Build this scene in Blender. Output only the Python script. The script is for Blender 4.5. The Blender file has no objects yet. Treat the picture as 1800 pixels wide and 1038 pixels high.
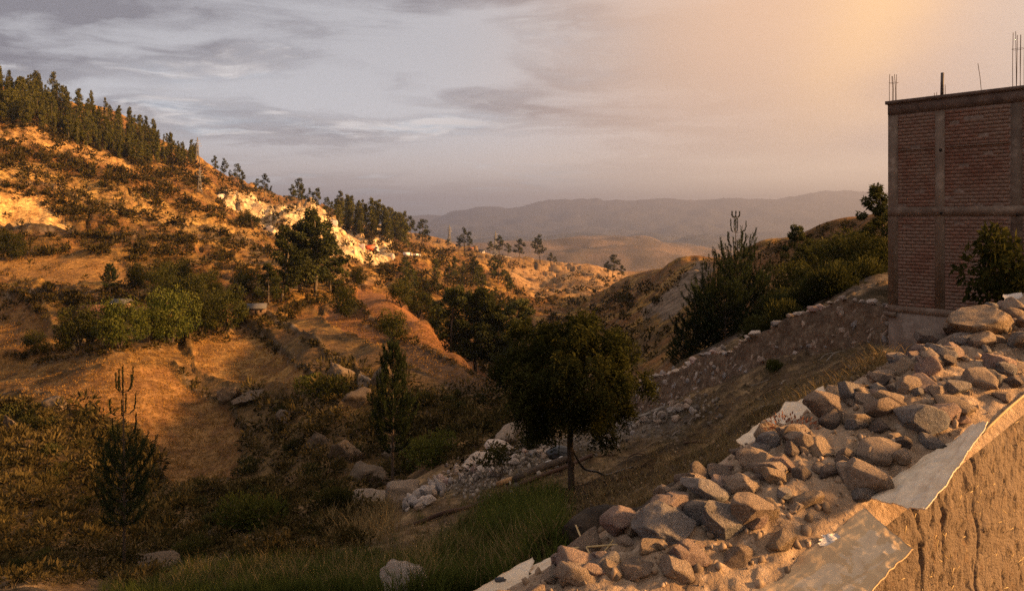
import bpy, bmesh, math, random
import numpy as np
from mathutils import Vector, Matrix, Quaternion

SC = bpy.context.scene
COL = SC.collection
F = 1386.0          # focal length in photograph pixels (1800 wide)
HZ = 385.0          # eye-level line in the photograph
rad = math.radians

# ------------------------------------------------------------------ camera
cam_d = bpy.data.cameras.new("camera")
cam = bpy.data.objects.new("camera", cam_d)
COL.objects.link(cam)
cam_d.sensor_width = 36.0
cam_d.lens = F / 1800.0 * 36.0
cam_d.shift_y = -(519.0 - HZ) / 1800.0
cam_d.clip_start = 0.05
cam_d.clip_end = 60000.0
cam.location = (0, 0, 0)
cam.rotation_euler = (rad(90), 0, 0)
SC.camera = cam

# ------------------------------------------------------------------ sun + exposure
SUN_AZ, SUN_EL = 98.0, 18.5
sd = Vector((math.sin(rad(SUN_AZ)) * math.cos(rad(SUN_EL)), math.cos(rad(SUN_AZ)) * math.cos(rad(SUN_EL)), math.sin(rad(SUN_EL))))
sun_l = bpy.data.lights.new("sun", 'SUN')
sun_l.energy = 5.0
sun_l.angle = rad(7.0)
sun_l.color = (1.0, 0.54, 0.20)
sun_o = bpy.data.objects.new("sun", sun_l)
COL.objects.link(sun_o)
sun_o.rotation_euler = sd.to_track_quat('Z', 'Y').to_euler()
SC.view_settings.view_transform = 'Standard'
SC.view_settings.look = 'None'
SC.view_settings.gamma = 1.0
SC.view_settings.exposure = 1.58
SC.view_settings.use_curve_mapping = False
SC.render.engine = 'CYCLES'
cy = SC.cycles
cy.max_bounces = 6
cy.diffuse_bounces = 2
cy.glossy_bounces = 2
cy.transmission_bounces = 3
cy.volume_bounces = 0
cy.transparent_max_bounces = 6
cy.use_denoising = False
cy.sample_clamp_indirect = 4.0


# ------------------------------------------------------------------ node helpers
class NT:
    def __init__(self, tree):
        self.t = tree
        self.n = tree.nodes
        self.l = tree.links

    def node(self, typ, **kw):
        nd = self.n.new(typ)
        for k, v in kw.items():
            setattr(nd, k, v)
        return nd

    def put(self, sock, v):
        if hasattr(v, 'is_linked'):
            self.l.new(v, sock)
        elif isinstance(v, (tuple, list)) and len(v) == 3 and sock.type == 'RGBA':
            sock.default_value = (*v, 1.0)
        else:
            sock.default_value = v

    def m(self, op, a, b=None, c=None, clamp=False):
        nd = self.node('ShaderNodeMath', operation=op, use_clamp=clamp)
        self.put(nd.inputs[0], a)
        if b is not None:
            self.put(nd.inputs[1], b)
        if c is not None:
            self.put(nd.inputs[2], c)
        return nd.outputs[0]

    def v(self, op, a, b=None):
        nd = self.node('ShaderNodeVectorMath', operation=op)
        self.put(nd.inputs[0], a)
        if b is not None:
            self.put(nd.inputs[1], b)
        return nd.outputs['Value'] if op in ('DOT_PRODUCT', 'LENGTH', 'DISTANCE') else nd.outputs[0]

    def noise(self, vec, scale, detail=4, rough=0.55, dist=0.0, lac=2.0):
        nd = self.node('ShaderNodeTexNoise')
        if vec is not None:
            self.put(nd.inputs['Vector'], vec)
        nd.inputs['Scale'].default_value = scale
        nd.inputs['Detail'].default_value = detail
        nd.inputs['Roughness'].default_value = rough
        nd.inputs['Distortion'].default_value = dist
        nd.inputs['Lacunarity'].default_value = lac
        return nd.outputs['Fac']

    def ss(self, x, a, b):
        nd = self.node('ShaderNodeMapRange', interpolation_type='SMOOTHSTEP')
        self.put(nd.inputs[0], x)
        self.put(nd.inputs[1], a)
        self.put(nd.inputs[2], b)
        nd.inputs[3].default_value = 0.0
        nd.inputs[4].default_value = 1.0
        return nd.outputs[0]

    def mix(self, f, a, b, mode='MIX'):
        nd = self.node('ShaderNodeMix', data_type='RGBA', blend_type=mode)
        nd.clamp_factor = True
        self.put(nd.inputs[0], f)
        self.put(nd.inputs[6], a)
        self.put(nd.inputs[7], b)
        return nd.outputs[2]

    def comb(self, x, y, z):
        nd = self.node('ShaderNodeCombineXYZ')
        self.put(nd.inputs[0], x)
        self.put(nd.inputs[1], y)
        self.put(nd.inputs[2], z)
        return nd.outputs[0]

    def sep(self, v):
        nd = self.node('ShaderNodeSeparateXYZ')
        self.put(nd.inputs[0], v)
        return nd.outputs


# ------------------------------------------------------------------ world: clear sky behind a broken evening overcast
world = bpy.data.worlds.new("World")
SC.world = world
world.use_nodes = True
W = NT(world.node_tree)
W.n.clear()
wout = W.node('ShaderNodeOutputWorld')
bg = W.node('ShaderNodeBackground')
bg.inputs[1].default_value = 0.081
W.l.new(bg.outputs[0], wout.inputs[0])
sky = W.node('ShaderNodeTexSky', sky_type='NISHITA')
sky.sun_disc = False
sky.sun_elevation = rad(SUN_EL)
sky.sun_rotation = rad(SUN_AZ)
sky.air_density = 1.0
sky.dust_density = 1.0
tc = W.node('ShaderNodeTexCoord')
dirv = W.v('NORMALIZE', tc.outputs['Generated'])
dx, dy, dz = W.sep(dirv)
up = W.m('MAXIMUM', dz, 0.0)
az = W.m('ARCTAN2', dx, dy)                      # radians, 0 = down the valley, + to the west
# the cloud sheet is flat: project the direction onto it
den = W.m('ADD', up, 0.085)
pu = W.m('DIVIDE', dx, den)
pv = W.m('DIVIDE', dy, den)
pc = W.comb(pu, pv, 0.0)
warp = W.node('ShaderNodeTexNoise')
W.put(warp.inputs['Vector'], pc)
warp.inputs['Scale'].default_value = 0.9
warp.inputs['Detail'].default_value = 5
wv = W.v('MULTIPLY', W.v('SUBTRACT', warp.outputs['Color'], (0.5, 0.5, 0.5)), (0.9, 0.9, 0.0))
pcw = W.v('ADD', pc, wv)
pst = W.v('MULTIPLY', pcw, (0.75, 1.0, 1.0))
n_big = W.noise(W.v('ADD', pst, (3.1, 7.7, 0)), 0.55, 7, 0.5, 0.0)
n_mid = W.noise(W.v('ADD', pst, (13.4, 5.2, 0)), 1.05, 10, 0.58, 0.1)
n_fin = W.noise(W.v('ADD', pst, (1.4, 22.0, 0)), 3.0, 9, 0.6, 0.2)
east = W.ss(az, 0.22, -0.15)                     # broken cloud on the east side, smooth veil to the west
# thin places where the light of the clear sky comes through
gap = W.m('ADD', W.m('MULTIPLY', n_mid, 0.62), W.m('ADD', W.m('MULTIPLY', n_big, 0.30), W.m('MULTIPLY', n_fin, 0.20)))
gapm = W.m('MULTIPLY', W.ss(gap, 0.545, 0.64), east)
# cloud shade
dens = W.m('ADD', W.m('MULTIPLY', n_big, 0.75), W.m('ADD', W.m('MULTIPLY', n_mid, 0.45), W.m('MULTIPLY', n_fin, 0.22)))
tone = W.m('ADD', W.ss(dens, 0.60, 0.77), W.m('MULTIPLY', W.m('SUBTRACT', W.ss(up, 0.03, 0.24), 0.45), 0.60), None, True)
c_dark = (1.05, 1.03, 1.15)
c_pale = (2.95, 2.97, 3.10)
cl = W.mix(tone, c_pale, c_dark)
# veil to the west, warm
w1 = W.ss(az, -0.12, 0.40)
veil = W.mix(W.m('MULTIPLY', W.ss(n_big, 0.34, 0.66), 0.8), (3.5, 2.66, 2.15), (2.7, 2.1, 1.85))
cl = W.mix(W.m('MULTIPLY', w1, 0.92), cl, veil)
# the low sun lights the veil from behind: a broad glow and a brighter shaft
gaz, gel = rad(26.0), rad(15.5)
d_az = W.m('SUBTRACT', az, gaz)
d_el = W.m('SUBTRACT', W.m('ARCSINE', dz), gel)
wob = W.m('MULTIPLY', W.m('SUBTRACT', n_big, 0.5), 0.20)
lean = W.m('ADD', W.m('ADD', d_az, W.m('MULTIPLY', d_el, -0.40)), wob)
g1 = W.m('EXPONENT', W.m('MULTIPLY', W.m('ADD', W.m('POWER', W.m('DIVIDE', lean, 0.070), 2.0), W.m('POWER', W.m('DIVIDE', d_el, 0.15), 2.0)), -1.0))
g2 = W.m('EXPONENT', W.m('MULTIPLY', W.m('ADD', W.m('POWER', W.m('DIVIDE', W.m('ADD', lean, 0.08), 0.25), 2.0), W.m('POWER', W.m('DIVIDE', d_el, 0.20), 2.0)), -1.0))
cl = W.mix(W.m('MULTIPLY', g2, 0.70), cl, (4.3, 2.55, 1.45))
cl = W.mix(W.m('MULTIPLY', g1, 0.68), cl, (5.2, 3.15, 1.45))
cl = W.mix(W.m('MULTIPLY', W.ss(az, 0.47, 0.62), 0.65), cl, (3.0, 2.42, 2.02))
# pale band of light along the horizon under the cloud
hb = W.m('EXPONENT', W.m('MULTIPLY', W.m('POWER', W.m('DIVIDE', W.m('SUBTRACT', W.m('ADD', dz, W.m('MULTIPLY', wob, 0.25)), 0.030), 0.050), 2.0), -1.0))
cl = W.mix(W.m('MULTIPLY', hb, W.m('ADD', 0.70, W.m('MULTIPLY', w1, 0.20))), cl, W.mix(w1, (4.5, 3.75, 3.2), (5.4, 4.0, 2.85)))
clear = W.mix(0.8, sky.outputs[0], (2.9, 3.2, 3.65))
clear = W.mix(W.ss(n_fin, 0.35, 0.6), clear, (4.3, 4.1, 4.0))
col = W.mix(W.m('MULTIPLY', gapm, 0.85), cl, clear)
W.l.new(col, bg.inputs[0])

# ------------------------------------------------------------------ numeric helpers
def smooth(a, b, x):
    t = np.clip((x - a) / (b - a), 0.0, 1.0)
    return t * t * (3 - 2 * t)


def pchip(x, y, q):
    """monotone cubic interpolation of y (n, ...) at nodes x (n) for queries q (m)"""
    x = np.asarray(x, float); y = np.asarray(y, float); q = np.clip(np.asarray(q, float), x[0], x[-1])
    sh = (-1,) + (1,) * (y.ndim - 1)
    h = np.diff(x).reshape(sh)
    d = np.diff(y, axis=0) / h
    s = np.zeros_like(y)
    if len(x) > 2:
        w1 = 2 * h[1:] + h[:-1]; w2 = h[1:] + 2 * h[:-1]
        with np.errstate(divide='ignore', invalid='ignore'):
            hm = (w1 + w2) / (w1 / d[:-1] + w2 / d[1:])
        s[1:-1] = np.where(d[:-1] * d[1:] > 0, hm, 0.0)
    s[0] = d[0]; s[-1] = d[-1]
    i = np.clip(np.searchsorted(x, q) - 1, 0, len(x) - 2)
    hh = (x[i + 1] - x[i]).reshape(sh); t = ((q - x[i]).reshape(sh)) / hh
    y0, y1, s0, s1 = y[i], y[i + 1], s[i], s[i + 1]
    return (2*t**3 - 3*t**2 + 1) * y0 + (t**3 - 2*t**2 + t) * hh * s0 + (-2*t**3 + 3*t**2) * y1 + (t**3 - t**2) * hh * s1


_G = np.random.RandomState(7)
_perm = np.concatenate([_G.permutation(1024)] * 3)
_gr = _G.uniform(0, 2 * np.pi, 1024)
_gx, _gy = np.cos(_gr), np.sin(_gr)


def perlin(x, y):
    xi = np.floor(x).astype(np.int64); yi = np.floor(y).astype(np.int64)
    xf = x - xi; yf = y - yi
    u = xf**3 * (xf * (xf * 6 - 15) + 10); v = yf**3 * (yf * (yf * 6 - 15) + 10)
    X = xi & 1023; Y = yi & 1023

    def g(ix, iy, fx, fy):
        h = _perm[_perm[ix & 1023] + (iy & 1023)]
        return _gx[h] * fx + _gy[h] * fy
    a = g(X, Y, xf, yf); b = g(X + 1, Y, xf - 1, yf)
    c = g(X, Y + 1, xf, yf - 1); d = g(X + 1, Y + 1, xf - 1, yf - 1)
    return 1.45 * (a + u * (b - a) + v * (c + u * (d - c) - (a + u * (b - a))))


def fbm(x, y, octs=4, rough=0.5):
    s = 0.0; a = 1.0; t = 0.0
    for k in range(octs):
        s = s + a * perlin(x * 2**k + 17.3 * k, y * 2**k - 9.1 * k); t += a; a *= rough
    return s / t


def inpoly(px, py, poly):
    r = np.zeros(px.shape, bool)
    n = len(poly)
    for i in range(n):
        x1, y1 = poly[i]; x2, y2 = poly[(i + 1) % n]
        if y1 == y2:
            continue
        c = ((y1 > py) != (y2 > py)) & (px < (x2 - x1) * (py - y1) / (y2 - y1) + x1)
        r ^= c
    return r


def polydist(px, py, poly):
    d = np.full(px.shape, 1e9)
    n = len(poly)
    for i in range(n):
        x1, y1 = poly[i]; x2, y2 = poly[(i + 1) % n]
        ex, ey = x2 - x1, y2 - y1
        t = np.clip(((px - x1) * ex + (py - y1) * ey) / (ex * ex + ey * ey + 1e-9), 0, 1)
        d = np.minimum(d, np.hypot(px - x1 - t * ex, py - y1 - t * ey))
    return np.where(inpoly(px, py, poly), d, -d)


# ------------------------------------------------------------------ the lie of the land
# For each bearing from the viewpoint: (distance ahead in metres, where that ground shows in the survey photograph).
COLS = {
 -400: [(2,1500),(5,1250),(10,1130),(18,1080),(35,1010),(60,930),(90,830),(130,730),(180,620),(230,500),(280,400),(320,250),(360,100),(420,20),(600,60),(1200,250)],
 -150: [(2,1500),(5,1220),(10,1115),(18,1060),(30,1005),(45,955),(65,890),(85,815),(110,750),(150,670),(190,600),(225,530),(255,465),(290,410),(310,330),(345,250),(385,170),(420,125),(450,112),(600,130),(1200,290)],
 0: [(2,1500),(5,1200),(10,1110),(18,1045),(30,990),(45,930),(65,868),(85,800),(110,715),(145,640),(185,590),(220,535),(250,475),(285,428),(303,413),(316,352),(345,302),(375,240),(410,195),(440,172),(490,165),(700,220),(1200,330)],
 100: [(2,1500),(5,1190),(10,1100),(18,1050),(30,990),(45,935),(62,890),(78,850),(90,780),(108,700),(132,640),(160,600),(190,560),(215,525),(245,480),(280,436),(302,414),(318,382),(345,330),(385,275),(425,232),(465,200),(500,190),(700,240),(1200,340)],
 200: [(2,1500),(5,1185),(10,1092),(18,1050),(30,985),(45,935),(60,902),(72,878),(85,845),(102,735),(122,628),(150,590),(180,558),(203,530),(230,500),(265,455),(292,428),(315,402),(335,368),(375,315),(425,280),(475,250),(525,224),(565,214),(700,260),(1200,350)],
 350: [(2,1480),(5,1180),(10,1085),(16,1035),(25,985),(40,930),(55,892),(70,866),(84,848),(100,780),(118,685),(135,625),(155,588),(185,545),(215,512),(260,466),(300,430),(350,390),(420,345),(500,312),(600,289),(700,298),(1200,360)],
 450: [(2,1480),(5,1170),(10,1070),(15,1030),(25,965),(40,915),(55,885),(68,860),(80,828),(95,762),(115,692),(140,622),(170,562),(210,520),(260,475),(320,437),(400,406),(520,370),(640,346),(720,335),(850,350),(1500,390)],
 560: [(2,1470),(5,1165),(10,1060),(15,1010),(25,950),(38,905),(50,875),(62,840),(75,790),(90,722),(110,652),(140,590),(180,548),(230,515),(290,482),(380,446),(500,415),(650,391),(780,375),(950,385),(1500,410)],
 680: [(2,1460),(5,1155),(8,1060),(12,1010),(20,950),(30,905),(42,880),(52,862),(62,832),(78,748),(95,672),(120,618),(150,566),(182,521),(210,525),(260,523),(320,508),(400,482),(520,453),(700,431),(880,418),(1050,425),(1600,440)],
 740: [(2,1450),(5,1152),(8,1045),(12,992),(18,942),(27,895),(38,858),(48,840),(60,810),(74,752),(90,692),(110,636),(132,584),(150,561),(175,573),(220,568),(290,540),(380,502),(520,466),(700,443),(900,430),(1000,428),(1300,440)],
 800: [(2,1440),(5,1150),(10,1010),(15,960),(22,905),(32,852),(42,818),(55,792),(68,762),(82,715),(100,662),(117,624),(140,640),(180,633),(250,580),(350,532),(500,490),(700,460),(900,443),(1050,438),(1300,446),(2000,455)],
 870: [(2,1400),(5,1130),(10,985),(16,925),(24,862),(34,817),(45,787),(58,765),(72,736),(85,702),(95,684),(110,692),(140,680),(180,640),(250,590),(350,547),(480,513),(650,482),(850,459),(1000,447),(1150,450),(1500,465)],
 950: [(2,1360),(4,1120),(7,1005),(12,930),(18,880),(26,836),(34,800),(43,770),(55,750),(75,732),(100,706),(140,665),(200,625),(300,582),(420,550),(560,526),(700,502),(850,483),(1000,466),(1100,462),(1300,472),(2000,482)],
 1040: [(2,1330),(4,1080),(7,980),(12,905),(18,856),(26,812),(34,785),(43,765),(55,745),(75,716),(100,682),(140,640),(200,602),(300,568),(420,546),(520,530),(640,512),(800,495),(1000,479),(1150,473),(1250,482),(1800,490)],
 1110: [(2,1330),(4,1060),(7,950),(12,880),(18,835),(26,790),(34,760),(43,722),(55,695),(70,672),(95,645),(135,610),(190,575),(280,540),(380,515),(450,504),(520,508),(700,507),(900,501),(1150,494),(1400,502),(2000,500)],
 1200: [(2,1350),(4,1040),(7,925),(12,850),(18,795),(26,745),(36,694),(42,668),(52,646),(68,620),(90,592),(130,556),(190,520),(260,490),(330,469),(400,476),(600,492),(1200,486),(2000,496)],
 1320: [(2,1360),(4,980),(7,855),(12,772),(18,722),(26,672),(33.5,638),(42,606),(60,570),(90,530),(130,495),(180,460),(220,442),(280,456),(500,480),(2000,490)],
 1440: [(2,1380),(4,880),(7,765),(12,705),(18,662),(24,625),(28.5,600),(36,562),(50,528),(75,490),(110,446),(150,406),(190,416),(400,460),(2000,485)],
 1560: [(2,1400),(4,800),(7,690),(12,645),(18,625),(25,575),(33,520),(45,490),(70,438),(100,393),(120,380),(150,388),(300,430),(2000,480)],
 1700: [(2,1450),(4,780),(7,690),(12,650),(18,632),(24,605),(32,520),(50,440),(80,388),(110,362),(140,366),(300,420),(2000,470)],
 2100: [(2,1480),(4,800),(7,600),(12,470),(20,420),(40,355),(70,310),(110,290),(160,300),(300,360),(2000,440)],
}
FAR = {  # px: (brown hill crest row, mountain crest row)
 -400:(440,400), 300:(440,392), 600:(438,387), 700:(438,383), 800:(437,375), 870:(435,365), 905:(434,363), 950:(431,359), 1000:(429,356), 1045:(428,352), 1100:(428,354), 1150:(431,355),
 1200:(438,356), 1280:(447,351), 1400:(455,346), 1500:(455,343), 1560:(455,341), 1700:(455,339), 2100:(450,335)}
far_px = sorted(FAR)


def add_far(px, tab):
    c1 = np.interp(px, far_px, [FAR[p][0] for p in far_px])
    c2 = np.interp(px, far_px, [FAR[p][1] for p in far_px])
    return tab + [(3000, 494), (3800, c1 + 22), (4800, c1), (5800, c1 + 4), (8000, 431), (11000, 421), (14500, 408), (18000, (c2 + 400) / 2), (21000, c2), (24000, c2 + 12), (28000, c2 + 40)]


LR = np.concatenate([np.arange(math.log(0.5), math.log(8), 0.03), np.arange(math.log(8), math.log(720), 0.0102), np.arange(math.log(720), math.log(28000), 0.02)])
R = np.exp(LR)
nodes_az, nodes_e = [], []
for px in sorted(COLS):
    a = math.atan((px - 900) / F)
    tab = add_far(px, COLS[px])
    lr = [math.log(d / math.cos(a)) for d, _ in tab]
    e = [-(py - HZ) / F * math.cos(a) for _, py in tab]
    nodes_az.append(math.degrees(a)); nodes_e.append(pchip(lr, e, LR))
for a, tab in {
   -180: [(1,-1.6),(3,-1.7),(10,-2.2),(30,-3.5),(60,-4),(300,-8),(1000,-20),(4000,-100),(28000,-100)],
   -135: [(1,-1.6),(3,-1.8),(10,-4),(30,-12),(60,-20),(120,-24),(200,-10),(300,28),(500,70),(1500,90),(4000,80),(28000,60)],
   -90: [(1,-1.65),(3,-2),(10,-5.5),(30,-15),(60,-24),(100,-29),(200,-22),(300,12),(400,60),(500,90),(1500,120),(4000,90),(28000,60)],
   70: [(1,-1.6),(3,-1.5),(10,-0.9),(30,1.8),(60,5.6),(120,9.5),(200,8),(400,0),(2000,-40),(28000,-60)],
   90: [(1,-1.6),(3,-1.6),(10,-1.1),(30,1.3),(60,4.8),(120,9),(200,8),(400,0),(2000,-40),(28000,-60)],
   135: [(1,-1.6),(3,-1.6),(10,-1.5),(30,-0.2),(60,2.5),(120,5),(300,2),(2000,-40),(28000,-60)],
   180: [(1,-1.6),(3,-1.7),(10,-2.2),(30,-3.5),(60,-4),(300,-8),(1000,-20),(4000,-100),(28000,-100)]}.items():
    lr = [math.log(r) for r, _ in tab]; e = [z / r for r, z in tab]
    nodes_az.append(a); nodes_e.append(pchip(lr, e, LR))
o = np.argsort(nodes_az)
nodes_az = np.array(nodes_az)[o]; nodes_e = np.array(nodes_e)[o]
AZ = np.concatenate([np.arange(-180, -36.5, 3.0), np.arange(-36, 36.01, 0.135), np.append(np.arange(38.0, 179.0, 3.0), 180.0)])
E = pchip(nodes_az, nodes_e, AZ)                       # (naz, nr)
# soften the seams between bearings
k = np.array([1, 4, 6, 4, 1.0]) / 16
inn = (AZ > -36) & (AZ < 36)
Es = E.copy()
for _ in range(6):
    pad = np.pad(Es, ((2, 2), (0, 0)), mode='edge')
    Es = sum(k[i] * pad[i:i + len(AZ)] for i in range(5))
E = Es
A_ = np.radians(AZ)[:, None]
RR = R[None, :] * np.ones_like(A_)
GX = np.sin(A_) * RR; GY = np.cos(A_) * RR
GZ = E * RR
with np.errstate(divide='ignore', invalid='ignore'):
    GPX = np.where(GY > 0.05, 900 + F * GX / np.maximum(GY, 0.05), 1e6)
    GPY = np.where(GY > 0.05, HZ - F * GZ / np.maximum(GY, 0.05), 1e6)

# ground cover zones, outlined on the survey photograph; (polygon, near limit, far limit, feather px)
ZONES = {
 'field_upper': ([(-40,455),(120,449),(210,455),(246,475),(225,505),(120,520),(60,502),(-40,492)], 200, 330, 6),
 'field_big': ([(10,690),(160,645),(300,640),(335,682),(400,722),(427,765),(418,852),(290,852),(262,800),(240,760),(160,738),(90,708)], 75, 140, 9),
 'field_edge': ([(-60,655),(60,632),(180,618),(320,608),(345,640),(180,642),(60,672),(-60,690)], 90, 170, 6),
 'field_gold': ([(335,602),(425,572),(472,602),(545,662),(560,690),(470,688),(400,672),(345,648)], 95, 190, 7),
 'field_red': ([(560,560),(640,505),(700,524),(790,602),(882,684),(868,698),(760,664),(680,620),(610,592)], 85, 260, 6),
 'plough': ([(664,592),(720,606),(800,640),(884,692),(862,704),(770,676),(700,640)], 85, 190, 4),
 'slope_left': ([(-40,520),(20,520),(70,560),(110,600),(40,625),(-40,630)], 120, 260, 8),
 'quarry': ([(-60,343),(60,352),(98,382),(135,414),(60,420),(-60,412)], 280, 345, 5),
 'band_gold': ([(-60,298),(60,306),(180,330),(300,365),(450,412),(455,430),(380,432),(250,395),(130,360),(60,338),(-60,330)], 280, 520, 12),
 'band_top': ([(-60,222),(40,228),(120,255),(230,290),(240,305),(130,285),(30,258),(-60,250)], 300, 520, 8),
 'cliff': ([(385,350),(440,349),(500,368),(590,398),(655,428),(700,455),(660,470),(600,462),(540,450),(480,424),(455,402),(400,374)], 330, 900, 7),
 'gold_mid': ([(420,440),(470,432),(600,470),(690,500),(640,512),(540,498),(440,470)], 180, 420, 8),
 'spur': ([(890,478),(960,470),(1062,476),(1120,496),(1060,540),(1000,560),(960,545),(905,505)], 500, 1600, 8),
 'road': ([(840,441),(1062,471),(1062,478),(840,448)], 700, 1400, 3),
 'scree': ([(1128,560),(1170,520),(1225,472),(1262,470),(1215,540),(1180,575)], 90, 420, 7),
 'terrace': ([(1140,668),(1240,640),(1340,598),(1440,560),(1565,516),(1568,470),(1440,520),(1300,590)], 25, 70, 12),
 'rubble': ([(780,870),(830,810),(930,765),(1000,770),(1110,700),(1230,700),(1200,760),(1060,790),(960,830),(860,870)], 20, 60, 9),
 'grass_bottom': ([(180,1038),(260,985),(420,975),(620,975),(720,985),(800,930),(860,885),(960,880),(1000,930),(960,985),(880,1040),(700,1060),(180,1060)], 3, 24, 18),
 'bank_dark': ([(-60,700),(60,716),(150,742),(245,765),(285,850),(250,930),(120,990),(-60,1010)], 28, 140, 14),
}
zmask = {}
nj = fbm(GX * 0.35, GY * 0.35, 4) * 1.0
nj2 = fbm(GX * 40 / np.maximum(RR, 1) + 5, np.log(RR) * 40, 4)
for zn, (poly, d0, d1, fe) in ZONES.items():
    m = np.zeros_like(GX)
    sel = (GY > d0) & (GY < d1) & (np.abs(AZ)[:, None] < 42)
    dd = polydist(GPX[sel], GPY[sel], poly) + nj2[sel] * fe * 0.9
    m[sel] = smooth(-fe * 0.5, fe * 0.5, dd)
    zmask[zn] = m

# stone banks, tracks and terrace edges: (line on the survey photograph, near limit, far limit, half width px)
BANKS = [([(425,578),(470,606),(545,664),(602,722)], 80, 200, 4.5), ([(636,566),(700,590),(790,636),(884,690)], 80, 240, 3.5), ([(306,640),(350,686),(405,718),(430,772)], 75, 150, 5),
         ([(-20,700),(100,714),(180,740),(252,772),(288,850)], 70, 160, 6), ([(-20,526),(90,524),(200,532),(310,545)], 170, 260, 5), ([(-20,418),(130,421),(300,424),(420,432),(480,446)], 270, 420, 5),
         ([(440,556),(520,592),(610,640),(690,694)], 80, 220, 4), ([(520,470),(600,520),(660,560),(700,600)], 120, 420, 3.5), ([(-20,336),(120,350),(260,388),(400,420)], 290, 480, 3), ([(60,640),(180,622),(330,606)], 95, 180, 4), ([(330,604),(400,590),(440,560)], 110, 200, 4)]
bank = np.zeros_like(GX)
for ln_, d0, d1, hw in BANKS:
    sel = (GY > d0) & (GY < d1) & (np.abs(AZ)[:, None] < 40); qx, qy = GPX[sel], GPY[sel] + 4 * nj2[sel]; dd = np.full(qx.shape, 1e9)
    for (x1, y1), (x2, y2) in zip(ln_[:-1], ln_[1:]):
        ex, ey = x2 - x1, y2 - y1; t_ = np.clip(((qx - x1) * ex + (qy - y1) * ey) / (ex * ex + ey * ey), 0, 1)
        dd = np.minimum(dd, np.hypot(qx - x1 - t_ * ex, qy - y1 - t_ * ey))
    bank[sel] = np.maximum(bank[sel], 1 - smooth(hw * 0.4, hw * 1.3, dd))

# relief: octaves that are small against the distance they are seen from
flat = np.clip(sum(zmask[z] for z in ('field_upper', 'field_big', 'field_gold', 'field_red', 'slope_left', 'field_edge', 'road')), 0, 1)
rugged = np.clip(zmask['cliff'] + 0.35 * zmask['quarry'] + 0.5 * zmask['bank_dark'] , 0, 1)
dzn = np.zeros_like(GX)
L = 0.3
while L < 1500:
    w = smooth(0.012, 0.03, L / RR) * (1 - smooth(0.10, 0.30, L / RR))
    cs = np.nonzero(w[0] > 0.002)[0]
    if len(cs):
        c = slice(cs[0], cs[-1] + 1)
        n = perlin(GX[:, c] / L + 31.7 * L, GY[:, c] / L - 11.3 * L)
        ridg = (0.5 - np.abs(perlin(GX[:, c] / (1.7 * L) + 3 * L, GY[:, c] / (1.7 * L)))) * 0.9
        amp = 0.075 * L
        dzn[:, c] += w[:, c] * amp * (n * (1 - 0.6 * flat[:, c]) + ridg * (1 - flat[:, c]) * 0.8 + rugged[:, c] * 3.0 * (np.abs(n) - 0.25))
    L *= 1.7
# terraces and cattle tracks on the facing hillside
tz = GZ + 1.5 * perlin(GX / 60, GY / 60)
ter = np.abs(((tz / 5.2) % 1.0) - 0.5) * 2
hill = smooth(110, 180, RR) * (1 - smooth(600, 900, RR)) * smooth(2, -8, AZ)[:, None] * (1 - flat)
riser = hill * (1 - smooth(0.10, 0.30, ter)) * smooth(0.38, 0.55, 0.5 + 0.9 * fbm(GX / 45 + 5, GY / 45, 3))
dzn += hill * 1.5 * (smooth(0.0, 0.35, ter) - 0.6)
ga = np.abs(perlin(GX / 34 + GY / 90 + 0.5 * perlin(GX / 15, GY / 15), GY / 120 + 3))
gully = smooth(90, 160, RR) * (1 - smooth(900, 1300, RR)) * (1 - flat) * (1 - smooth(0.02, 0.085, ga))
dzn -= gully * 0.006 * RR
edge_f = np.clip(sum(4 * zmask[q] * (1 - zmask[q]) for q in ('field_upper', 'field_big', 'field_gold', 'field_red', 'slope_left', 'quarry')), 0, 1)
dzn += edge_f * 0.0035 * RR
dzn += bank * RR * 0.005 * (0.7 + 0.6 * perlin(GX / 1.9, GY / 1.9))
# old furrows across the near bank
fc = -GX * math.cos(rad(56)) + GY * math.sin(rad(56)); fa_ = GX * math.sin(rad(56)) + GY * math.cos(rad(56))
furrow = (1 - smooth(30, 42, RR)) * smooth(4, 7, RR) * smooth(-8, 3, AZ)[:, None] * (1 - smooth(35, 40, AZ))[:, None]
fw = 1 - np.abs(perlin(fc / 1.5 + 0.6 * fbm(GX / 3, GY / 3, 3), fa_ / 9.0)) * 2.6
furr = furrow * np.clip(fw, 0, 1) ** 2
dzn += 0.22 * furr
# gullied spur
dzn += zmask['spur'] * 4.0 * (np.abs(perlin(GX / 28 + GY / 160, GY / 400)) - 0.3)
# far range: ravines
farw = smooth(2600, 3600, RR)
dzn += farw * (np.abs(fbm(GX / 1700, GY / 1700, 6, 0.55)) - 0.22) * 0.018 * RR * (1 - 0.75 * smooth(19000, 20600, RR)) * 0.6
dzn += smooth(19600, 20800, RR) * fbm(GX / 840, GY / 840 + 3, 5, 0.55) * 68
for ppx, hh, ww in ((968, 20, 14), (1047, 42, 16), (1030, 20, 26), (1213, 14, 30)):
    dzn += smooth(20000, 21000, RR) * 2 * hh * np.maximum(0, 1 - np.abs(GPX - ppx) / ww)
dzn *= smooth(2.5, 6, RR)
GZ = GZ + dzn

# the retaining wall's step
WA, WB = np.array([7.3, 46.5]), np.array([12.3, 23.2])
wd = (WB - WA) / np.linalg.norm(WB - WA); wn = np.array([wd[1], -wd[0]])
if wn[1] < 0:
    wn = -wn
wn = -np.array([wd[1], -wd[0]])      # pointing uphill, away from the camera side
if wn[0] < 0:
    wn = -wn
wlen = np.linalg.norm(WB - WA)
WH = 0.55


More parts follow.
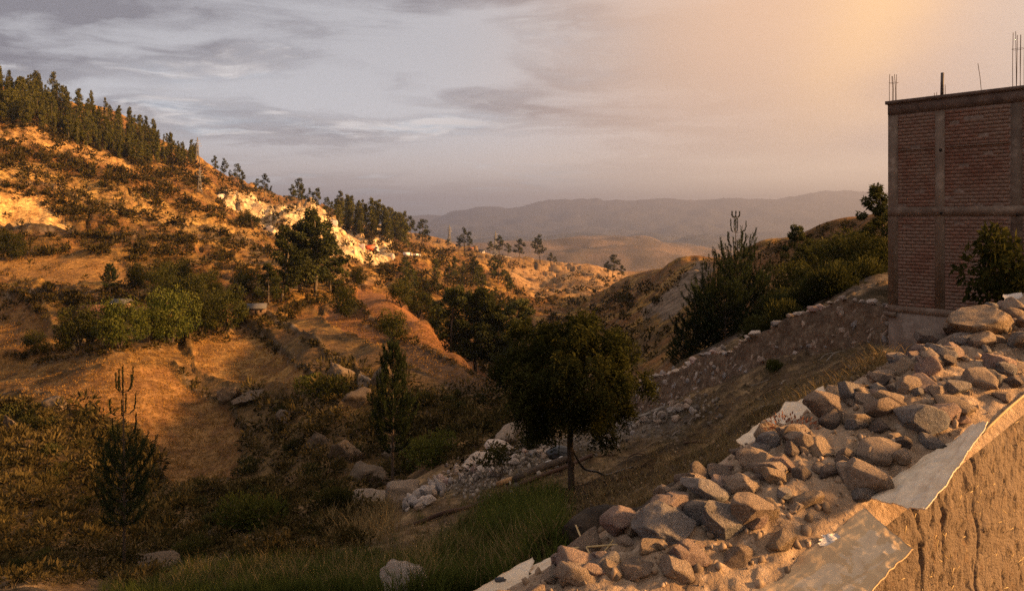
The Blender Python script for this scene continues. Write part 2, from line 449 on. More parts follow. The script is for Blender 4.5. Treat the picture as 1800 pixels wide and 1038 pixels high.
def wall_step(x, y):
    sx, sy = x - WA[0], y - WA[1]
    t = sx * wd[0] + sy * wd[1]; s = sx * wn[0] + sy * wn[1]
    inside = smooth(-1.5, 0.5, t) * (1 - smooth(wlen + 3, wlen + 8, t))
    upst = WH * smooth(-0.02, 0.25, s) * (1 - smooth(1.0, 14, s))
    dn = -WH * (1 - smooth(-0.3, 0.0, s)) * smooth(-12, -1.0, s)
    return inside * (upst + dn)


GZ = GZ + wall_step(GX, GY)
# level the pad the brick house stands on
hx, hy = 15.5, 24.0
GPX2 = np.where(GY > 0.05, 900 + F * GX / np.maximum(GY, 0.05), 1e6)
GPY = np.where(GY > 0.05, HZ - F * GZ / np.maximum(GY, 0.05), 1e6)
GPYMIN = np.minimum.accumulate(GPY, axis=1)


def ground(x, y):
    """height of the ground at x, y"""
    x = np.atleast_1d(np.asarray(x, float)); y = np.atleast_1d(np.asarray(y, float))
    a = np.degrees(np.arctan2(x, y)); l = np.log(np.maximum(np.hypot(x, y), 0.51))
    i = np.clip(np.searchsorted(AZ, a) - 1, 0, len(AZ) - 2); j = np.clip(np.searchsorted(LR, l) - 1, 0, len(LR) - 2)
    u = np.clip((a - AZ[i]) / (AZ[i + 1] - AZ[i]), 0, 1); v = np.clip((l - LR[j]) / (LR[j + 1] - LR[j]), 0, 1)
    z = (1 - u) * (1 - v) * GZ[i, j] + u * (1 - v) * GZ[i + 1, j] + (1 - u) * v * GZ[i, j + 1] + u * v * GZ[i + 1, j + 1]
    return z if len(z) > 1 else float(z[0])


_cache = {}
_lim = int(np.searchsorted(R, 2200))


def spots(px, py, dmin=0.0):
    """the places on the ground that the survey photograph shows at px, py (skyline if above it)"""
    if dmin not in _cache:
        _cache[dmin] = -np.minimum.accumulate(np.where(GY[:, :_lim] < dmin, 1e6, GPY[:, :_lim]), axis=1)
    M = _cache[dmin]
    px = np.atleast_1d(np.asarray(px, float)); py = np.atleast_1d(np.asarray(py, float))
    a = np.arctan((px - 900) / F); ad = np.degrees(a)
    i = np.clip(np.searchsorted(AZ, ad), 1, len(AZ) - 1); i = np.where(np.abs(AZ[i] - ad) < np.abs(AZ[i - 1] - ad), i, i - 1)
    j = np.array([np.searchsorted(M[q], -t) for q, t in zip(i, py)])
    for k in np.nonzero(j >= _lim)[0]:
        j[k] = np.searchsorted(M[i[k]], M[i[k], -1])
    r = R[np.minimum(j, _lim - 1)]
    x, y = r * np.sin(a), r * np.cos(a)
    return np.stack([x, y, np.atleast_1d(ground(x, y))], 1)


def spot(px, py, dmin=0.0):
    return tuple(spots(px, py, dmin)[0])


def raypt(px, py, D):
    return np.array([(px - 900) / F * D, D, -(py - HZ) / F * D])

# ------------------------------------------------------------------ mesh helpers
def mesh_np(name, v, faces, mat=None, tint=None, smooth_shade=False, col=None):
    """faces: list of int arrays (n,3) or (n,4)"""
    me = bpy.data.meshes.new(name)
    v = np.asarray(v, np.float32)
    if not isinstance(faces, list):
        faces = [faces]
    faces = [np.asarray(f, np.int32) for f in faces if len(f)]
    me.vertices.add(len(v)); me.vertices.foreach_set('co', v.ravel())
    lv = np.concatenate([f.ravel() for f in faces])
    tot = np.concatenate([np.full(len(f), f.shape[1], np.int32) for f in faces])
    st = np.concatenate([[0], np.cumsum(tot)[:-1]]).astype(np.int32)
    me.loops.add(len(lv)); me.loops.foreach_set('vertex_index', lv)
    me.polygons.add(len(tot)); me.polygons.foreach_set('loop_start', st); me.polygons.foreach_set('loop_total', tot)
    if tint is not None:
        at = me.attributes.new('tint', 'FLOAT', 'POINT'); at.data.foreach_set('value', np.asarray(tint, np.float32))
    if col is not None:
        at = me.attributes.new('cover', 'FLOAT_COLOR', 'POINT')
        c4 = np.ones((len(v), 4), np.float32); c4[:, :col.shape[1]] = col
        at.data.foreach_set('color', c4.ravel())
    if smooth_shade:
        me.polygons.foreach_set('use_smooth', np.ones(len(tot), bool))
    me.update(calc_edges=True)
    if mat is not None:
        me.materials.append(mat)
    return me


def link(name, me, parent=None, loc=(0, 0, 0), rot=None, scale=None):
    o = bpy.data.objects.new(name, me)
    COL.objects.link(o)
    o.location = loc
    if rot is not None:
        o.rotation_euler = rot
    if scale is not None:
        o.scale = scale if hasattr(scale, '__len__') else (scale,) * 3
    if parent is not None:
        o.parent = parent
    return o


def tag(o, label=None, cat=None, group=None, kind=None):
    if label: o['label'] = label
    if cat: o['category'] = cat
    if group: o['group'] = group
    if kind: o['kind'] = kind
    return o


def thing(name, label, cat, loc=(0, 0, 0), rz=0.0, scale=1.0, group=None):
    o = link(name, None, None, loc, (0, 0, rz), scale)
    o.empty_display_size = 0.2
    return tag(o, label, cat, group)


class MB:
    """gathers pieces of one part"""
    def __init__(s):
        s.v, s.q, s.t, s.ti, s.n = [], [], [], [], 0

    def add(s, v, f, tint=0.5):
        v = np.asarray(v, float); f = np.asarray(f, int)
        s.v.append(v)
        (s.q if f.shape[1] == 4 else s.t).append(f + s.n)
        s.ti.append(np.full(len(v), tint) if np.isscalar(tint) else np.asarray(tint))
        s.n += len(v)

    def mesh(s, name, mat, smooth_shade=False):
        fs = []
        if s.q: fs.append(np.concatenate(s.q))
        if s.t: fs.append(np.concatenate(s.t))
        return mesh_np(name, np.concatenate(s.v), fs, mat, np.concatenate(s.ti), smooth_shade)


BOXF = np.array([[0, 3, 2, 1], [4, 5, 6, 7], [0, 1, 5, 4], [1, 2, 6, 5], [2, 3, 7, 6], [3, 0, 4, 7]])


def boxv(a, b):
    (x0, y0, z0), (x1, y1, z1) = a, b
    return np.array([[x0, y0, z0], [x1, y0, z0], [x1, y1, z0], [x0, y1, z0], [x0, y0, z1], [x1, y0, z1], [x1, y1, z1], [x0, y1, z1]], float)


def tube(pts, rads, n=8, cap=True):
    pts = np.asarray(pts, float); m = len(pts)
    t = np.gradient(pts, axis=0); t /= np.linalg.norm(t, axis=1)[:, None] + 1e-9
    ref = np.array([0.31, 0.17, 0.93]) if abs(t[0, 2]) < 0.9 else np.array([0.95, 0.2, 0.1])
    u = np.cross(t, ref); u /= np.linalg.norm(u, axis=1)[:, None] + 1e-9
    w = np.cross(t, u)
    an = np.linspace(0, 2 * np.pi, n, endpoint=False)
    r = np.broadcast_to(np.asarray(rads, float), (m,))
    v = pts[:, None, :] + r[:, None, None] * (np.cos(an)[None, :, None] * u[:, None, :] + np.sin(an)[None, :, None] * w[:, None, :])
    v = v.reshape(-1, 3)
    i = np.arange(m - 1)[:, None] * n; j = np.arange(n)[None, :]; j2 = (j + 1) % n
    f = np.stack([i + j, i + j2, i + n + j2, i + n + j], -1).reshape(-1, 4)
    if cap:
        v = np.concatenate([v, pts[:1], pts[-1:]])
        c0, c1 = m * n, m * n + 1
        k2 = np.arange(n); k3 = (k2 + 1) % n
        f = np.concatenate([f, np.stack([np.full(n, c0), k3, k2, k2], -1)[:0]])
        tr = np.concatenate([np.stack([np.full(n, c0), k3, k2], -1), np.stack([np.full(n, c1), (m - 1) * n + k2, (m - 1) * n + k3], -1)])
        return v, f, tr
    return v, f, None


def add_tube(mb, pts, rads, n=8, tint=0.5):
    v, f, tr = tube(pts, rads, n)
    b = mb.n
    mb.add(v, f, tint)
    if tr is not None:
        mb.t.append(tr + b)


# ------------------------------------------------------------------ materials
def pmat(name, rough=0.9, spec=0.2):
    m = bpy.data.materials.new(name); m.use_nodes = True
    T = NT(m.node_tree)
    b = T.n['Principled BSDF']
    b.inputs['Roughness'].default_value = rough
    b.inputs['Specular IOR Level'].default_value = spec
    return m, T, b


def noise_mat(name, c1, c2, scale=6.0, rough=0.9, bump=0.3, bscale=None, c3=None, dist=0.02, rnd=0.0, tintamt=0.0, spec=0.2, detail=6):
    """two or three earth colours mixed by noise, with fine relief"""
    m, T, b = pmat(name, rough, spec)
    tcn = T.node('ShaderNodeTexCoord'); oc = tcn.outputs['Object']
    n1 = T.noise(oc, scale, detail, 0.6, 0.2)
    c = T.mix(T.ss(n1, 0.36, 0.66), c1, c2)
    if c3 is not None:
        n2 = T.noise(T.v('ADD', oc, (5.2, 1.3, 8.8)), scale * 2.7, detail, 0.6)
        c = T.mix(T.ss(n2, 0.5, 0.68), c, c3)
    if rnd:
        oi = T.node('ShaderNodeObjectInfo')
        k = T.m('ADD', 1.0 - rnd, T.m('MULTIPLY', oi.outputs['Random'], 2 * rnd))
        c = T.mix(1.0, c, T.comb(k, k, k), 'MULTIPLY')
    if tintamt:
        at = T.node('ShaderNodeAttribute', attribute_name='tint')
        k = T.m('ADD', 1.0 - tintamt, T.m('MULTIPLY', at.outputs['Fac'], 2 * tintamt))
        c = T.mix(1.0, c, T.comb(k, k, k), 'MULTIPLY')
    T.put(b.inputs['Base Color'], c)
    if bump:
        bn = T.node('ShaderNodeBump'); bn.inputs['Strength'].default_value = bump; bn.inputs['Distance'].default_value = dist
        T.put(bn.inputs['Height'], T.noise(oc, bscale or scale * 4, 8, 0.65))
        T.l.new(bn.outputs[0], b.inputs['Normal'])
    return m


def leaf_mat(name, c1, c2, trans=0.25, rnd=0.25):
    """leaves: colour varies from clump to clump and plant to plant, a little light comes through"""
    m = bpy.data.materials.new(name); m.use_nodes = True
    T = NT(m.node_tree); T.n.clear()
    out = T.node('ShaderNodeOutputMaterial')
    at = T.node('ShaderNodeAttribute', attribute_name='tint')
    oi = T.node('ShaderNodeObjectInfo')
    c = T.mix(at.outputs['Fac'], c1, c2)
    k = T.m('ADD', 1.0 - rnd, T.m('MULTIPLY', oi.outputs['Random'], 2 * rnd))
    c = T.mix(1.0, c, T.comb(k, k, T.m('MULTIPLY', k, 0.95)), 'MULTIPLY')
    d = T.node('ShaderNodeBsdfDiffuse'); t = T.node('ShaderNodeBsdfTranslucent')
    T.put(d.inputs[0], c); T.put(t.inputs[0], c)
    ms = T.node('ShaderNodeMixShader'); ms.inputs[0].default_value = trans
    T.l.new(d.outputs[0], ms.inputs[1]); T.l.new(t.outputs[0], ms.inputs[2]); T.l.new(ms.outputs[0], out.inputs[0])
    return m


# ------------------------------------------------------------------ the ground
def C(*c):
    return np.array(c, float)


def lerp(a, b, t):
    return a + (b - a) * t[..., None]


def n01(x, y, o=4, r=0.55):
    return np.clip(0.5 + 0.9 * fbm(x, y, o, r), 0, 1)


earth, straw, brush = C(0.165, 0.076, 0.024), C(0.31, 0.170, 0.042), C(0.072, 0.042, 0.014)
nA = n01(GX / 35, GY / 35, 5); nB = n01(GX / 9 + 40, GY / 9, 5); nC = n01(GX / 3.1 - 9, GY / 3.1, 4); nD = n01(GX / 0.9, GY / 0.9 + 8, 3)
cov = lerp(np.broadcast_to(earth, GX.shape + (3,)), straw, smooth(0.44, 0.58, nA * 0.5 + nB * 0.5))
cov = lerp(cov, brush, 0.85 * smooth(0.50, 0.62, 0.35 * n01(GX / 24 + 70, GY / 24, 5) + 0.30 * nB + 0.35 * nC))
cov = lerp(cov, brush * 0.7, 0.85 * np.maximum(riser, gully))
# a darker brown soil tone on the low ground of the near valley
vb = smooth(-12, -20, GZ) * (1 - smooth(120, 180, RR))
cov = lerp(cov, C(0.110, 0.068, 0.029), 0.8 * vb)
# near bank: trampled soil, dry stubble
nr = 1 - smooth(38, 60, RR)
near = lerp(np.broadcast_to(C(0.150, 0.095, 0.050), GX.shape + (3,)), C(0.265, 0.172, 0.084), smooth(0.42, 0.62, 0.5 * nC + 0.5 * nD))
near = lerp(near, C(0.065, 0.044, 0.025), 0.7 * smooth(0.50, 0.66, n01(GX / 1.3, GY / 1.3 + 50, 5)))
near = lerp(near, C(0.055, 0.037, 0.022), 0.8 * smooth(0.35, 0.75, furr))
cov = lerp(cov, near, nr)
# far country
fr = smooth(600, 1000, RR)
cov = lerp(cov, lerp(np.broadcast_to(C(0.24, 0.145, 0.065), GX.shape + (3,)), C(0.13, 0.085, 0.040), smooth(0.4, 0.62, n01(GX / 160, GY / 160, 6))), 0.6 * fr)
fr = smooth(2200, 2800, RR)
cov = lerp(cov, lerp(np.broadcast_to(C(0.090, 0.088, 0.092), GX.shape + (3,)), C(0.062, 0.066, 0.078), smooth(0.42, 0.6, n01(GX / 500, GY / 500, 6))), fr)  # far range: blue of the haze and weaker sunlight put into its colour
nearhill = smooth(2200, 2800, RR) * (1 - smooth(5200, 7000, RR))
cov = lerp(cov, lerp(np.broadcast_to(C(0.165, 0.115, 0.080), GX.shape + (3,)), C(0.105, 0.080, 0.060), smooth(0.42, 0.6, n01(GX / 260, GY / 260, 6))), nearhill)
for zn, c1, c2, sc, amt in (
    ('band_gold', (0.42, 0.255, 0.075), (0.22, 0.125, 0.045), 6, 0.9),
    ('band_top', (0.44, 0.26, 0.09), (0.24, 0.13, 0.05), 6, 0.9),
    ('field_upper', (0.27, 0.145, 0.044), (0.20, 0.104, 0.034), 12, 1.0),
    ('field_big', (0.225, 0.120, 0.042), (0.160, 0.080, 0.030), 3.5, 1.0),
    ('field_edge', (0.24, 0.135, 0.042), (0.12, 0.066, 0.025), 2.5, 0.9),
    ('field_gold', (0.29, 0.160, 0.050), (0.18, 0.092, 0.032), 3.0, 1.0),
    ('field_red', (0.225, 0.100, 0.036), (0.155, 0.068, 0.027), 3.0, 1.0),
    ('plough', (0.088, 0.055, 0.032), (0.060, 0.038, 0.024), 2.0, 0.95),
    ('slope_left', (0.21, 0.108, 0.035), (0.13, 0.066, 0.025), 4.0, 0.9),
    ('gold_mid', (0.32, 0.185, 0.065), (0.16, 0.09, 0.04), 4.0, 0.85),
    ('quarry', (0.62, 0.38, 0.14), (0.46, 0.25, 0.085), 4.0, 1.0),
    ('cliff', (0.66, 0.50, 0.28), (0.36, 0.23, 0.11), 7.0, 0.95),
    ('spur', (0.36, 0.215, 0.095), (0.24, 0.135, 0.058), 14.0, 1.0),
    ('road', (0.42, 0.31, 0.18), (0.34, 0.25, 0.15), 14.0, 0.8),
    ('scree', (0.20, 0.145, 0.100), (0.15, 0.108, 0.075), 3.0, 0.95),
    ('terrace', (0.115, 0.090, 0.070), (0.075, 0.055, 0.042), 0.9, 0.9),
    ('rubble', (0.165, 0.135, 0.105), (0.085, 0.065, 0.048), 0.5, 0.8),
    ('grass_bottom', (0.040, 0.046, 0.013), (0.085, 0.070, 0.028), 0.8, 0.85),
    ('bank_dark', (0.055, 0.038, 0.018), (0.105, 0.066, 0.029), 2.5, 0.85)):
    nn = smooth(0.40, 0.60, n01(GX / sc + 7, GY / sc - 3, 5))
    cov = lerp(cov, lerp(np.broadcast_to(C(*c1), GX.shape + (3,)), C(*c2), nn), amt * zmask[zn])

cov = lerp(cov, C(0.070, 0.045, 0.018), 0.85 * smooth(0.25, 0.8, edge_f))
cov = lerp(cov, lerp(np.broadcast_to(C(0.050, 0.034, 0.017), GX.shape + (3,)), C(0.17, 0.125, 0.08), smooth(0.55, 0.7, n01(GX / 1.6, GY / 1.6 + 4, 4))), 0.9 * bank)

g_mat, T, gb = pmat("ground_cover", 0.95, 0.1)
at = T.node('ShaderNodeAttribute', attribute_name='cover')
geo = T.node('ShaderNodeNewGeometry'); P = geo.outputs['Position']
f1 = T.noise(P, 0.7, 9, 0.76); f2 = T.noise(P, 6.0, 7, 0.72); f3 = T.noise(P, 0.13, 8, 0.72)
kk = T.m('ADD', 0.12, T.m('ADD', T.m('MULTIPLY', T.ss(f1, 0.34, 0.66), 0.85), T.m('ADD', T.m('MULTIPLY', T.ss(f2, 0.30, 0.70), 0.45), T.m('MULTIPLY', T.ss(f3, 0.3, 0.7), 0.45))))
c = T.mix(1.0, at.outputs['Color'], T.comb(kk, kk, kk), 'MULTIPLY')
# dead litter, low plants and stones on unworked ground
lit = T.m('MULTIPLY', T.ss(T.m('ADD', T.m('MULTIPLY', T.noise(P, 0.45, 9, 0.75), 0.6), T.m('MULTIPLY', T.noise(P, 2.6, 6, 0.75), 0.4)), 0.50, 0.57), T.m('MULTIPLY', at.outputs['Alpha'], 0.8))
c = T.mix(lit, c, (0.048, 0.033, 0.014))
stn = T.m('MULTIPLY', T.ss(T.noise(T.v('ADD', P, (9, 4, 2)), 1.7, 8, 0.75), 0.62, 0.66), T.m('MULTIPLY', at.outputs['Alpha'], 0.55))
c = T.mix(stn, c, (0.27, 0.21, 0.14))
T.put(gb.inputs['Base Color'], c)
bn = T.node('ShaderNodeBump'); bn.inputs['Strength'].default_value = 0.9; bn.inputs['Distance'].default_value = 0.16
T.put(bn.inputs['Height'], T.m('ADD', T.m('MULTIPLY', T.noise(P, 2.0, 9, 0.72), 1.0), T.m('MULTIPLY', T.noise(P, 0.2, 8, 0.7), 4.0)))
T.l.new(bn.outputs[0], gb.inputs['Normal'])

na, nrr = GX.shape
V = np.stack([GX, GY, GZ], -1).reshape(-1, 3)
ii = np.arange(na - 1)[:, None] * nrr; jj = np.arange(nrr - 1)[None, :]
Fq = np.stack([ii + jj, ii + jj + 1, ii + nrr + jj + 1, ii + nrr + jj], -1).reshape(-1, 4)[:, ::-1]
# close the seam behind the viewer and the middle
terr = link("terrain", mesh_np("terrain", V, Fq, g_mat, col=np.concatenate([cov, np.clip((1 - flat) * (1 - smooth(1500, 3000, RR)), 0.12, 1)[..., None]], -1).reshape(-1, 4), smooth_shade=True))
tag(terr, kind='structure')

# ------------------------------------------------------------------ air
zlo = float(GZ.min()) - 2.0
zhi = max(float(GZ.max()), 40.0) + 6.0
hz = bpy.data.materials.new("haze_air"); hz.use_nodes = True
HT = NT(hz.node_tree); HT.n.clear()
ho = HT.node('ShaderNodeOutputMaterial'); hv = HT.node('ShaderNodeVolumePrincipled')
hv.inputs['Color'].default_value = (0.70, 0.745, 0.95, 1)
hv.inputs['Density'].default_value = 9.0e-5
hv.inputs['Anisotropy'].default_value = 0.72
HT.l.new(hv.outputs[0], ho.inputs['Volume'])
haze = link("haze", mesh_np("haze", boxv((-29500, -29500, zlo), (29500, 29500, zhi)), BOXF, hz))
tag(haze, kind='stuff')
print("Z range", zlo, zhi, "verts", len(V))

# ------------------------------------------------------------------ stones
def ico(sub):
    bm = bmesh.new(); bmesh.ops.create_icosphere(bm, subdivisions=sub, radius=1.0)
    v = np.array([x.co[:] for x in bm.verts]); f = np.array([[q.index for q in p.verts] for p in bm.faces]); bm.free()
    return v, f


ICO = {s: ico(s) for s in (1, 2, 3, 4, 5)}


def unit_(v):
    return v / np.linalg.norm(v)


def noise3(p, s, seed):
    return (perlin(p[:, 0] * s + seed, p[:, 1] * s + p[:, 2] * s * 0.7 + seed * 2.3) + perlin(p[:, 1] * s - seed, p[:, 2] * s + p[:, 0] * s * 0.4 + 5) + perlin(p[:, 2] * s + 3, p[:, 0] * s - p[:, 1] * s * 0.6 + seed)) / 3


def stone_mesh(name, seed, mat, sub=4, cuts=14, shape=(1, 0.8, 0.62), rough=0.05, dmin=0.55):
    r = np.random.RandomState(seed)
    v, f = ICO[sub]; v = v.copy()
    for _ in range(cuts + 8):
        n = r.normal(size=3); n /= np.linalg.norm(n); d = r.uniform(dmin - 0.08, 0.86)
        s = v @ n - d
        v -= np.where(s > 0, s, 0)[:, None] * n * r.uniform(0.9, 1.0)
    v *= 1 + (0.08 * noise3(v, 1.3, seed) + rough * noise3(v, 3.2, seed + 3) + 0.6 * rough * np.abs(noise3(v, 7.0, seed + 5)) + 0.35 * rough * noise3(v, 18.0, seed + 8))[:, None]
    v -= (v.max(0) + v.min(0)) / 2
    v /= (v.max(0) - v.min(0)).max() / 2
    v *= np.array(shape)
    return mesh_np(name, v, f, mat, smooth_shade=True)


def stone_mat(name, c1, c2, c3, dust=0.5):
    """mottled stone; dry earth has settled on what faces up and in the hollows"""
    m, T, b = pmat(name, 0.93, 0.15)
    oc = T.node('ShaderNodeTexCoord').outputs['Object']; geo = T.node('ShaderNodeNewGeometry'); oi = T.node('ShaderNodeObjectInfo')
    oc = T.v('ADD', oc, T.comb(T.m('MULTIPLY', oi.outputs['Random'], 40.0), 0.0, 0.0))
    c = T.mix(T.ss(T.noise(oc, 2.2, 8, 0.65, 0.3), 0.36, 0.64), c1, c2)
    c = T.mix(T.ss(T.noise(oc, 7.0, 8, 0.7), 0.50, 0.64), c, c3)
    c = T.mix(T.m('MULTIPLY', T.ss(T.noise(oc, 16.0, 4, 0.7), 0.60, 0.70), 0.6), c, (0.06, 0.045, 0.035))
    k = T.m('ADD', 0.78, T.m('MULTIPLY', oi.outputs['Random'], 0.44))
    c = T.mix(1.0, c, T.comb(k, k, k), 'MULTIPLY')
    nx, ny, nz_ = T.sep(geo.outputs['Normal'])
    d = T.m('MULTIPLY', T.ss(T.m('ADD', nz_, T.m('MULTIPLY', T.m('SUBTRACT', T.noise(oc, 3.5, 8, 0.7), 0.5), 2.2)), -0.25, 0.75), dust)
    c = T.mix(d, c, (0.52, 0.385, 0.28))
    T.put(b.inputs['Base Color'], c)
    bn = T.node('ShaderNodeBump'); bn.inputs['Strength'].default_value = 1.0; bn.inputs['Distance'].default_value = 0.09
    T.put(bn.inputs['Height'], T.m('ADD', T.noise(oc, 5.0, 10, 0.72), T.m('MULTIPLY', T.noise(oc, 22.0, 5, 0.7), 0.3)))
    T.l.new(bn.outputs[0], b.inputs['Normal'])
    return m


SM = {
 'grey': stone_mat("grey_stone", (0.34, 0.315, 0.30), (0.22, 0.205, 0.20), (0.46, 0.43, 0.41), 0.35),
 'dark': stone_mat("dark_stone", (0.228, 0.182, 0.160), (0.159, 0.128, 0.115), (0.317, 0.254, 0.216), 0.4),
 'tan': stone_mat("tan_stone", (0.552, 0.413, 0.304), (0.393, 0.290, 0.216), (0.662, 0.522, 0.400)),
 'pink': stone_mat("pink_stone", (0.50, 0.335, 0.285), (0.37, 0.25, 0.215), (0.60, 0.45, 0.39), 0.45),
 'gold': stone_mat("golden_stone", (0.621, 0.442, 0.273), (0.428, 0.297, 0.184), (0.497, 0.391, 0.297)),
 'brown': stone_mat("brown_stone", (0.359, 0.254, 0.184), (0.248, 0.176, 0.131), (0.469, 0.355, 0.265)),
 'pale': stone_mat("pale_stone", (0.575, 0.494, 0.427), (0.437, 0.375, 0.320), (0.644, 0.580, 0.520)),
 'chalk': stone_mat("chalky_rock", (0.70, 0.49, 0.25), (0.52, 0.33, 0.15), (0.76, 0.60, 0.36), 0.2),
 'slab': stone_mat("slab_rock", (0.185, 0.145, 0.105), (0.135, 0.105, 0.078), (0.24, 0.19, 0.14), 0.3),
 'crag': stone_mat("crag_rock", (0.095, 0.066, 0.040), (0.060, 0.042, 0.026), (0.145, 0.108, 0.070), 0.1),
}
_sv = {}


def stone_var(tone, k, sub=4):
    key = (tone, k, sub)
    if key not in _sv:
        _sv[key] = stone_mesh("stone", 11 + k * 7, SM[tone], sub, 10 + k % 6, (1, 0.72 + 0.06 * (k % 4), 0.60 + 0.07 * (k % 3)), 0.05, 0.50 + 0.05 * (k % 3))
    return _sv[key]


rng = np.random.RandomState(3)
prn = random.Random(5)

# ------------------------------------------------------------------ the earth wall in front of the viewer
wz = rad(55.8)
WDIR = np.array([math.sin(wz), math.cos(wz)]); WNL = np.array([-math.cos(wz), math.sin(wz)])   # along, and to its left side
WP0 = np.array([670 / F * 2.35, 2.35]); WZ0 = -0.86
WID = 0.60
S0, S1 = -1.9, 9.0


def wall_z(s):
    return WZ0 + np.where(s < 0.8, 0.235 * s, 0.235 * 0.8 + 0.175 * (s - 0.8))


def wall_xy(s, t):
    return WP0[0] + WDIR[0] * s + WNL[0] * t, WP0[1] + WDIR[1] * s + WNL[1] * t


def wall_top_z(s, t):
    x, y = wall_xy(s, t)
    mound = 0.10 * np.sin(np.pi * np.clip((t + 0.02) / (WID + 0.04), 0, 1)) ** 0.8
    n = 0.045 * fbm(np.asarray(x) * 3.1, np.asarray(y) * 3.1, 4) + 0.030 * fbm(np.asarray(x) * 11, np.asarray(y) * 11, 4, 0.6)
    edge = np.clip(np.minimum(t, WID - t) / 0.06, 0, 1)
    return wall_z(s) + mound + n * edge


def wall_hit(px, py):
    """point on the wall's top seen at px, py: (s, t, x, y, z)"""
    q = raypt(px, py, 1.0)
    lo = None
    for D in np.arange(1.2, 9.0, 0.01):
        p = q * D
        w = p[:2] - WP0; s = w @ WDIR; t = w @ WNL
        if p[2] <= wall_z(s) + 0.05:
            return s, t, p[0], p[1], p[2]
    return s, t, p[0], p[1], p[2]


adobe_m, T, b = pmat("rammed_earth", 0.95, 0.1)
tcn = T.node('ShaderNodeTexCoord'); oc = tcn.outputs['Object']
st = T.v('MULTIPLY', oc, (1.0, 1.0, 0.5))
n1 = T.noise(oc, 2.4, 6, 0.6); n2 = T.noise(oc, 26.0, 6, 0.7); n3 = T.noise(st, 9.0, 5, 0.6, 0.6)
cw = T.mix(T.ss(n1, 0.35, 0.65), (0.185, 0.137, 0.098), (0.138, 0.101, 0.072))
cw = T.mix(T.m('MULTIPLY', T.ss(n2, 0.56, 0.70), 0.55), cw, (0.15, 0.085, 0.045))
cw = T.mix(T.m('MULTIPLY', T.ss(n3, 0.56, 0.72), 0.5), cw, (0.19, 0.110, 0.056))
vor = T.node('ShaderNodeTexVoronoi', feature='F1'); T.put(vor.inputs['Vector'], T.v('MULTIPLY', oc, (1, 1, 2.4))); vor.inputs['Scale'].default_value = 42
cw = T.mix(T.m('MULTIPLY', T.ss(vor.outputs['Distance'], 0.16, 0.08), 0.7), cw, (0.36, 0.26, 0.15))
T.put(b.inputs['Base Color'], cw)
bn = T.node('ShaderNodeBump'); bn.inputs['Strength'].default_value = 0.9; bn.inputs['Distance'].default_value = 0.012
T.put(bn.inputs['Height'], T.m('ADD', T.m('MULTIPLY', n2, 1.0), T.m('ADD', T.m('MULTIPLY', n3, 1.2), T.noise(oc, 90, 4, 0.6))))
T.l.new(bn.outputs[0], b.inputs['Normal'])
dirt_m = noise_mat("loose_earth", (0.43, 0.305, 0.20), (0.30, 0.205, 0.13), 9.0, 0.95, 1.0, 40.0, (0.52, 0.38, 0.26), 0.03, detail=10)

ew = thing("earth_wall", "low rammed earth wall topped with loose stones and plastic sheeting", "wall")
# face on the viewer's side with settling cracks
ns, nz = 620, 100
ss_ = np.linspace(-1.2, 2.3, ns); uu = np.linspace(0, 1, nz)
Sg, Ug = np.meshgrid(ss_, uu, indexing='ij')
zt = wall_z(Sg) + 0.022 * fbm(Sg * 7, Sg * 0 + 2, 5, 0.65); zb = np.minimum(wall_z(Sg) - 1.2, -2.2)
Zg = zt + (zb - zt) * Ug
off = 0.016 * fbm(Sg * 2.2, Zg * 2.2, 4) + 0.005 * fbm(Sg * 22, Zg * 22, 4)
pit = fbm(Sg * 30 + 3, Zg * 30, 3)
off -= 0.016 * smooth(0.22, 0.5, pit)
off -= 0.008 * smooth(0.28, 0.5, fbm(Sg * 13 + 8, Zg * 13, 4))
crk = np.zeros_like(Sg)
for s0, a0, a1, wdt in ((0.13, 0.0, 1.1, 0.0055), (0.25, 0.05, 0.42, 0.004), (0.50, 0.0, 0.62, 0.005), (-0.20, 0.3, 0.9, 0.0045)):
    path = s0 + 0.075 * fbm(Zg * 3.2 + s0 * 31, Zg * 0 + s0, 5, 0.6)
    band = smooth(a0 - 0.02, a0 + 0.03, Ug * 1.2) * (1 - smooth(a1 * 0.6, a1 * 0.66, Ug))
    crk = np.maximum(crk, band * np.exp(-((Sg - path) / wdt) ** 2))
off -= 0.017 * crk
off -= 0.05 * (1 - smooth(0.0, 0.07, Ug)) * np.clip(fbm(Sg * 6 + 9, Zg * 6, 4, 0.6) + 0.25, 0, 1)
off += 0.010 * smooth(0.1, 0.4, fbm(Sg * 11 + 40, Zg * 11, 3))
lean_ = -0.03 * Ug
X, Y = wall_xy(Sg, -off + lean_)
ii = np.arange(ns - 1)[:, None] * nz; jj = np.arange(nz - 1)[None, :]
fq = np.stack([ii + jj, ii + nz + jj, ii + nz + jj + 1, ii + jj + 1], -1).reshape(-1, 4)
link("wall_face", mesh_np("wall_face", np.stack([X, Y, Zg], -1).reshape(-1, 3), fq[:, ::-1], adobe_m, smooth_shade=True), ew)
# core, far side and end
sa = np.linspace(S0, S1, 40)
vv = []
for s in sa:
    zt_ = float(wall_z(s)) - 0.015
    for t in (0.10, WID):
        for z in (zt_, min(zt_ - 1.2, -2.2) - 0.6):
            x, y = wall_xy(s, t); vv.append((x, y, z))
vv = np.array(vv); fc = []
for i in range(len(sa) - 1):
    a = i * 4; c = a + 4
    fc += [[a, c, c + 1, a + 1], [a + 2, a + 3, c + 3, c + 2], [a, a + 2, c + 2, c]]
fc += [[0, 1, 3, 2], [len(vv) - 4, len(vv) - 2, len(vv) - 1, len(vv) - 3]]
link("wall_core", mesh_np("wall_core", vv, np.array(fc), adobe_m), ew)
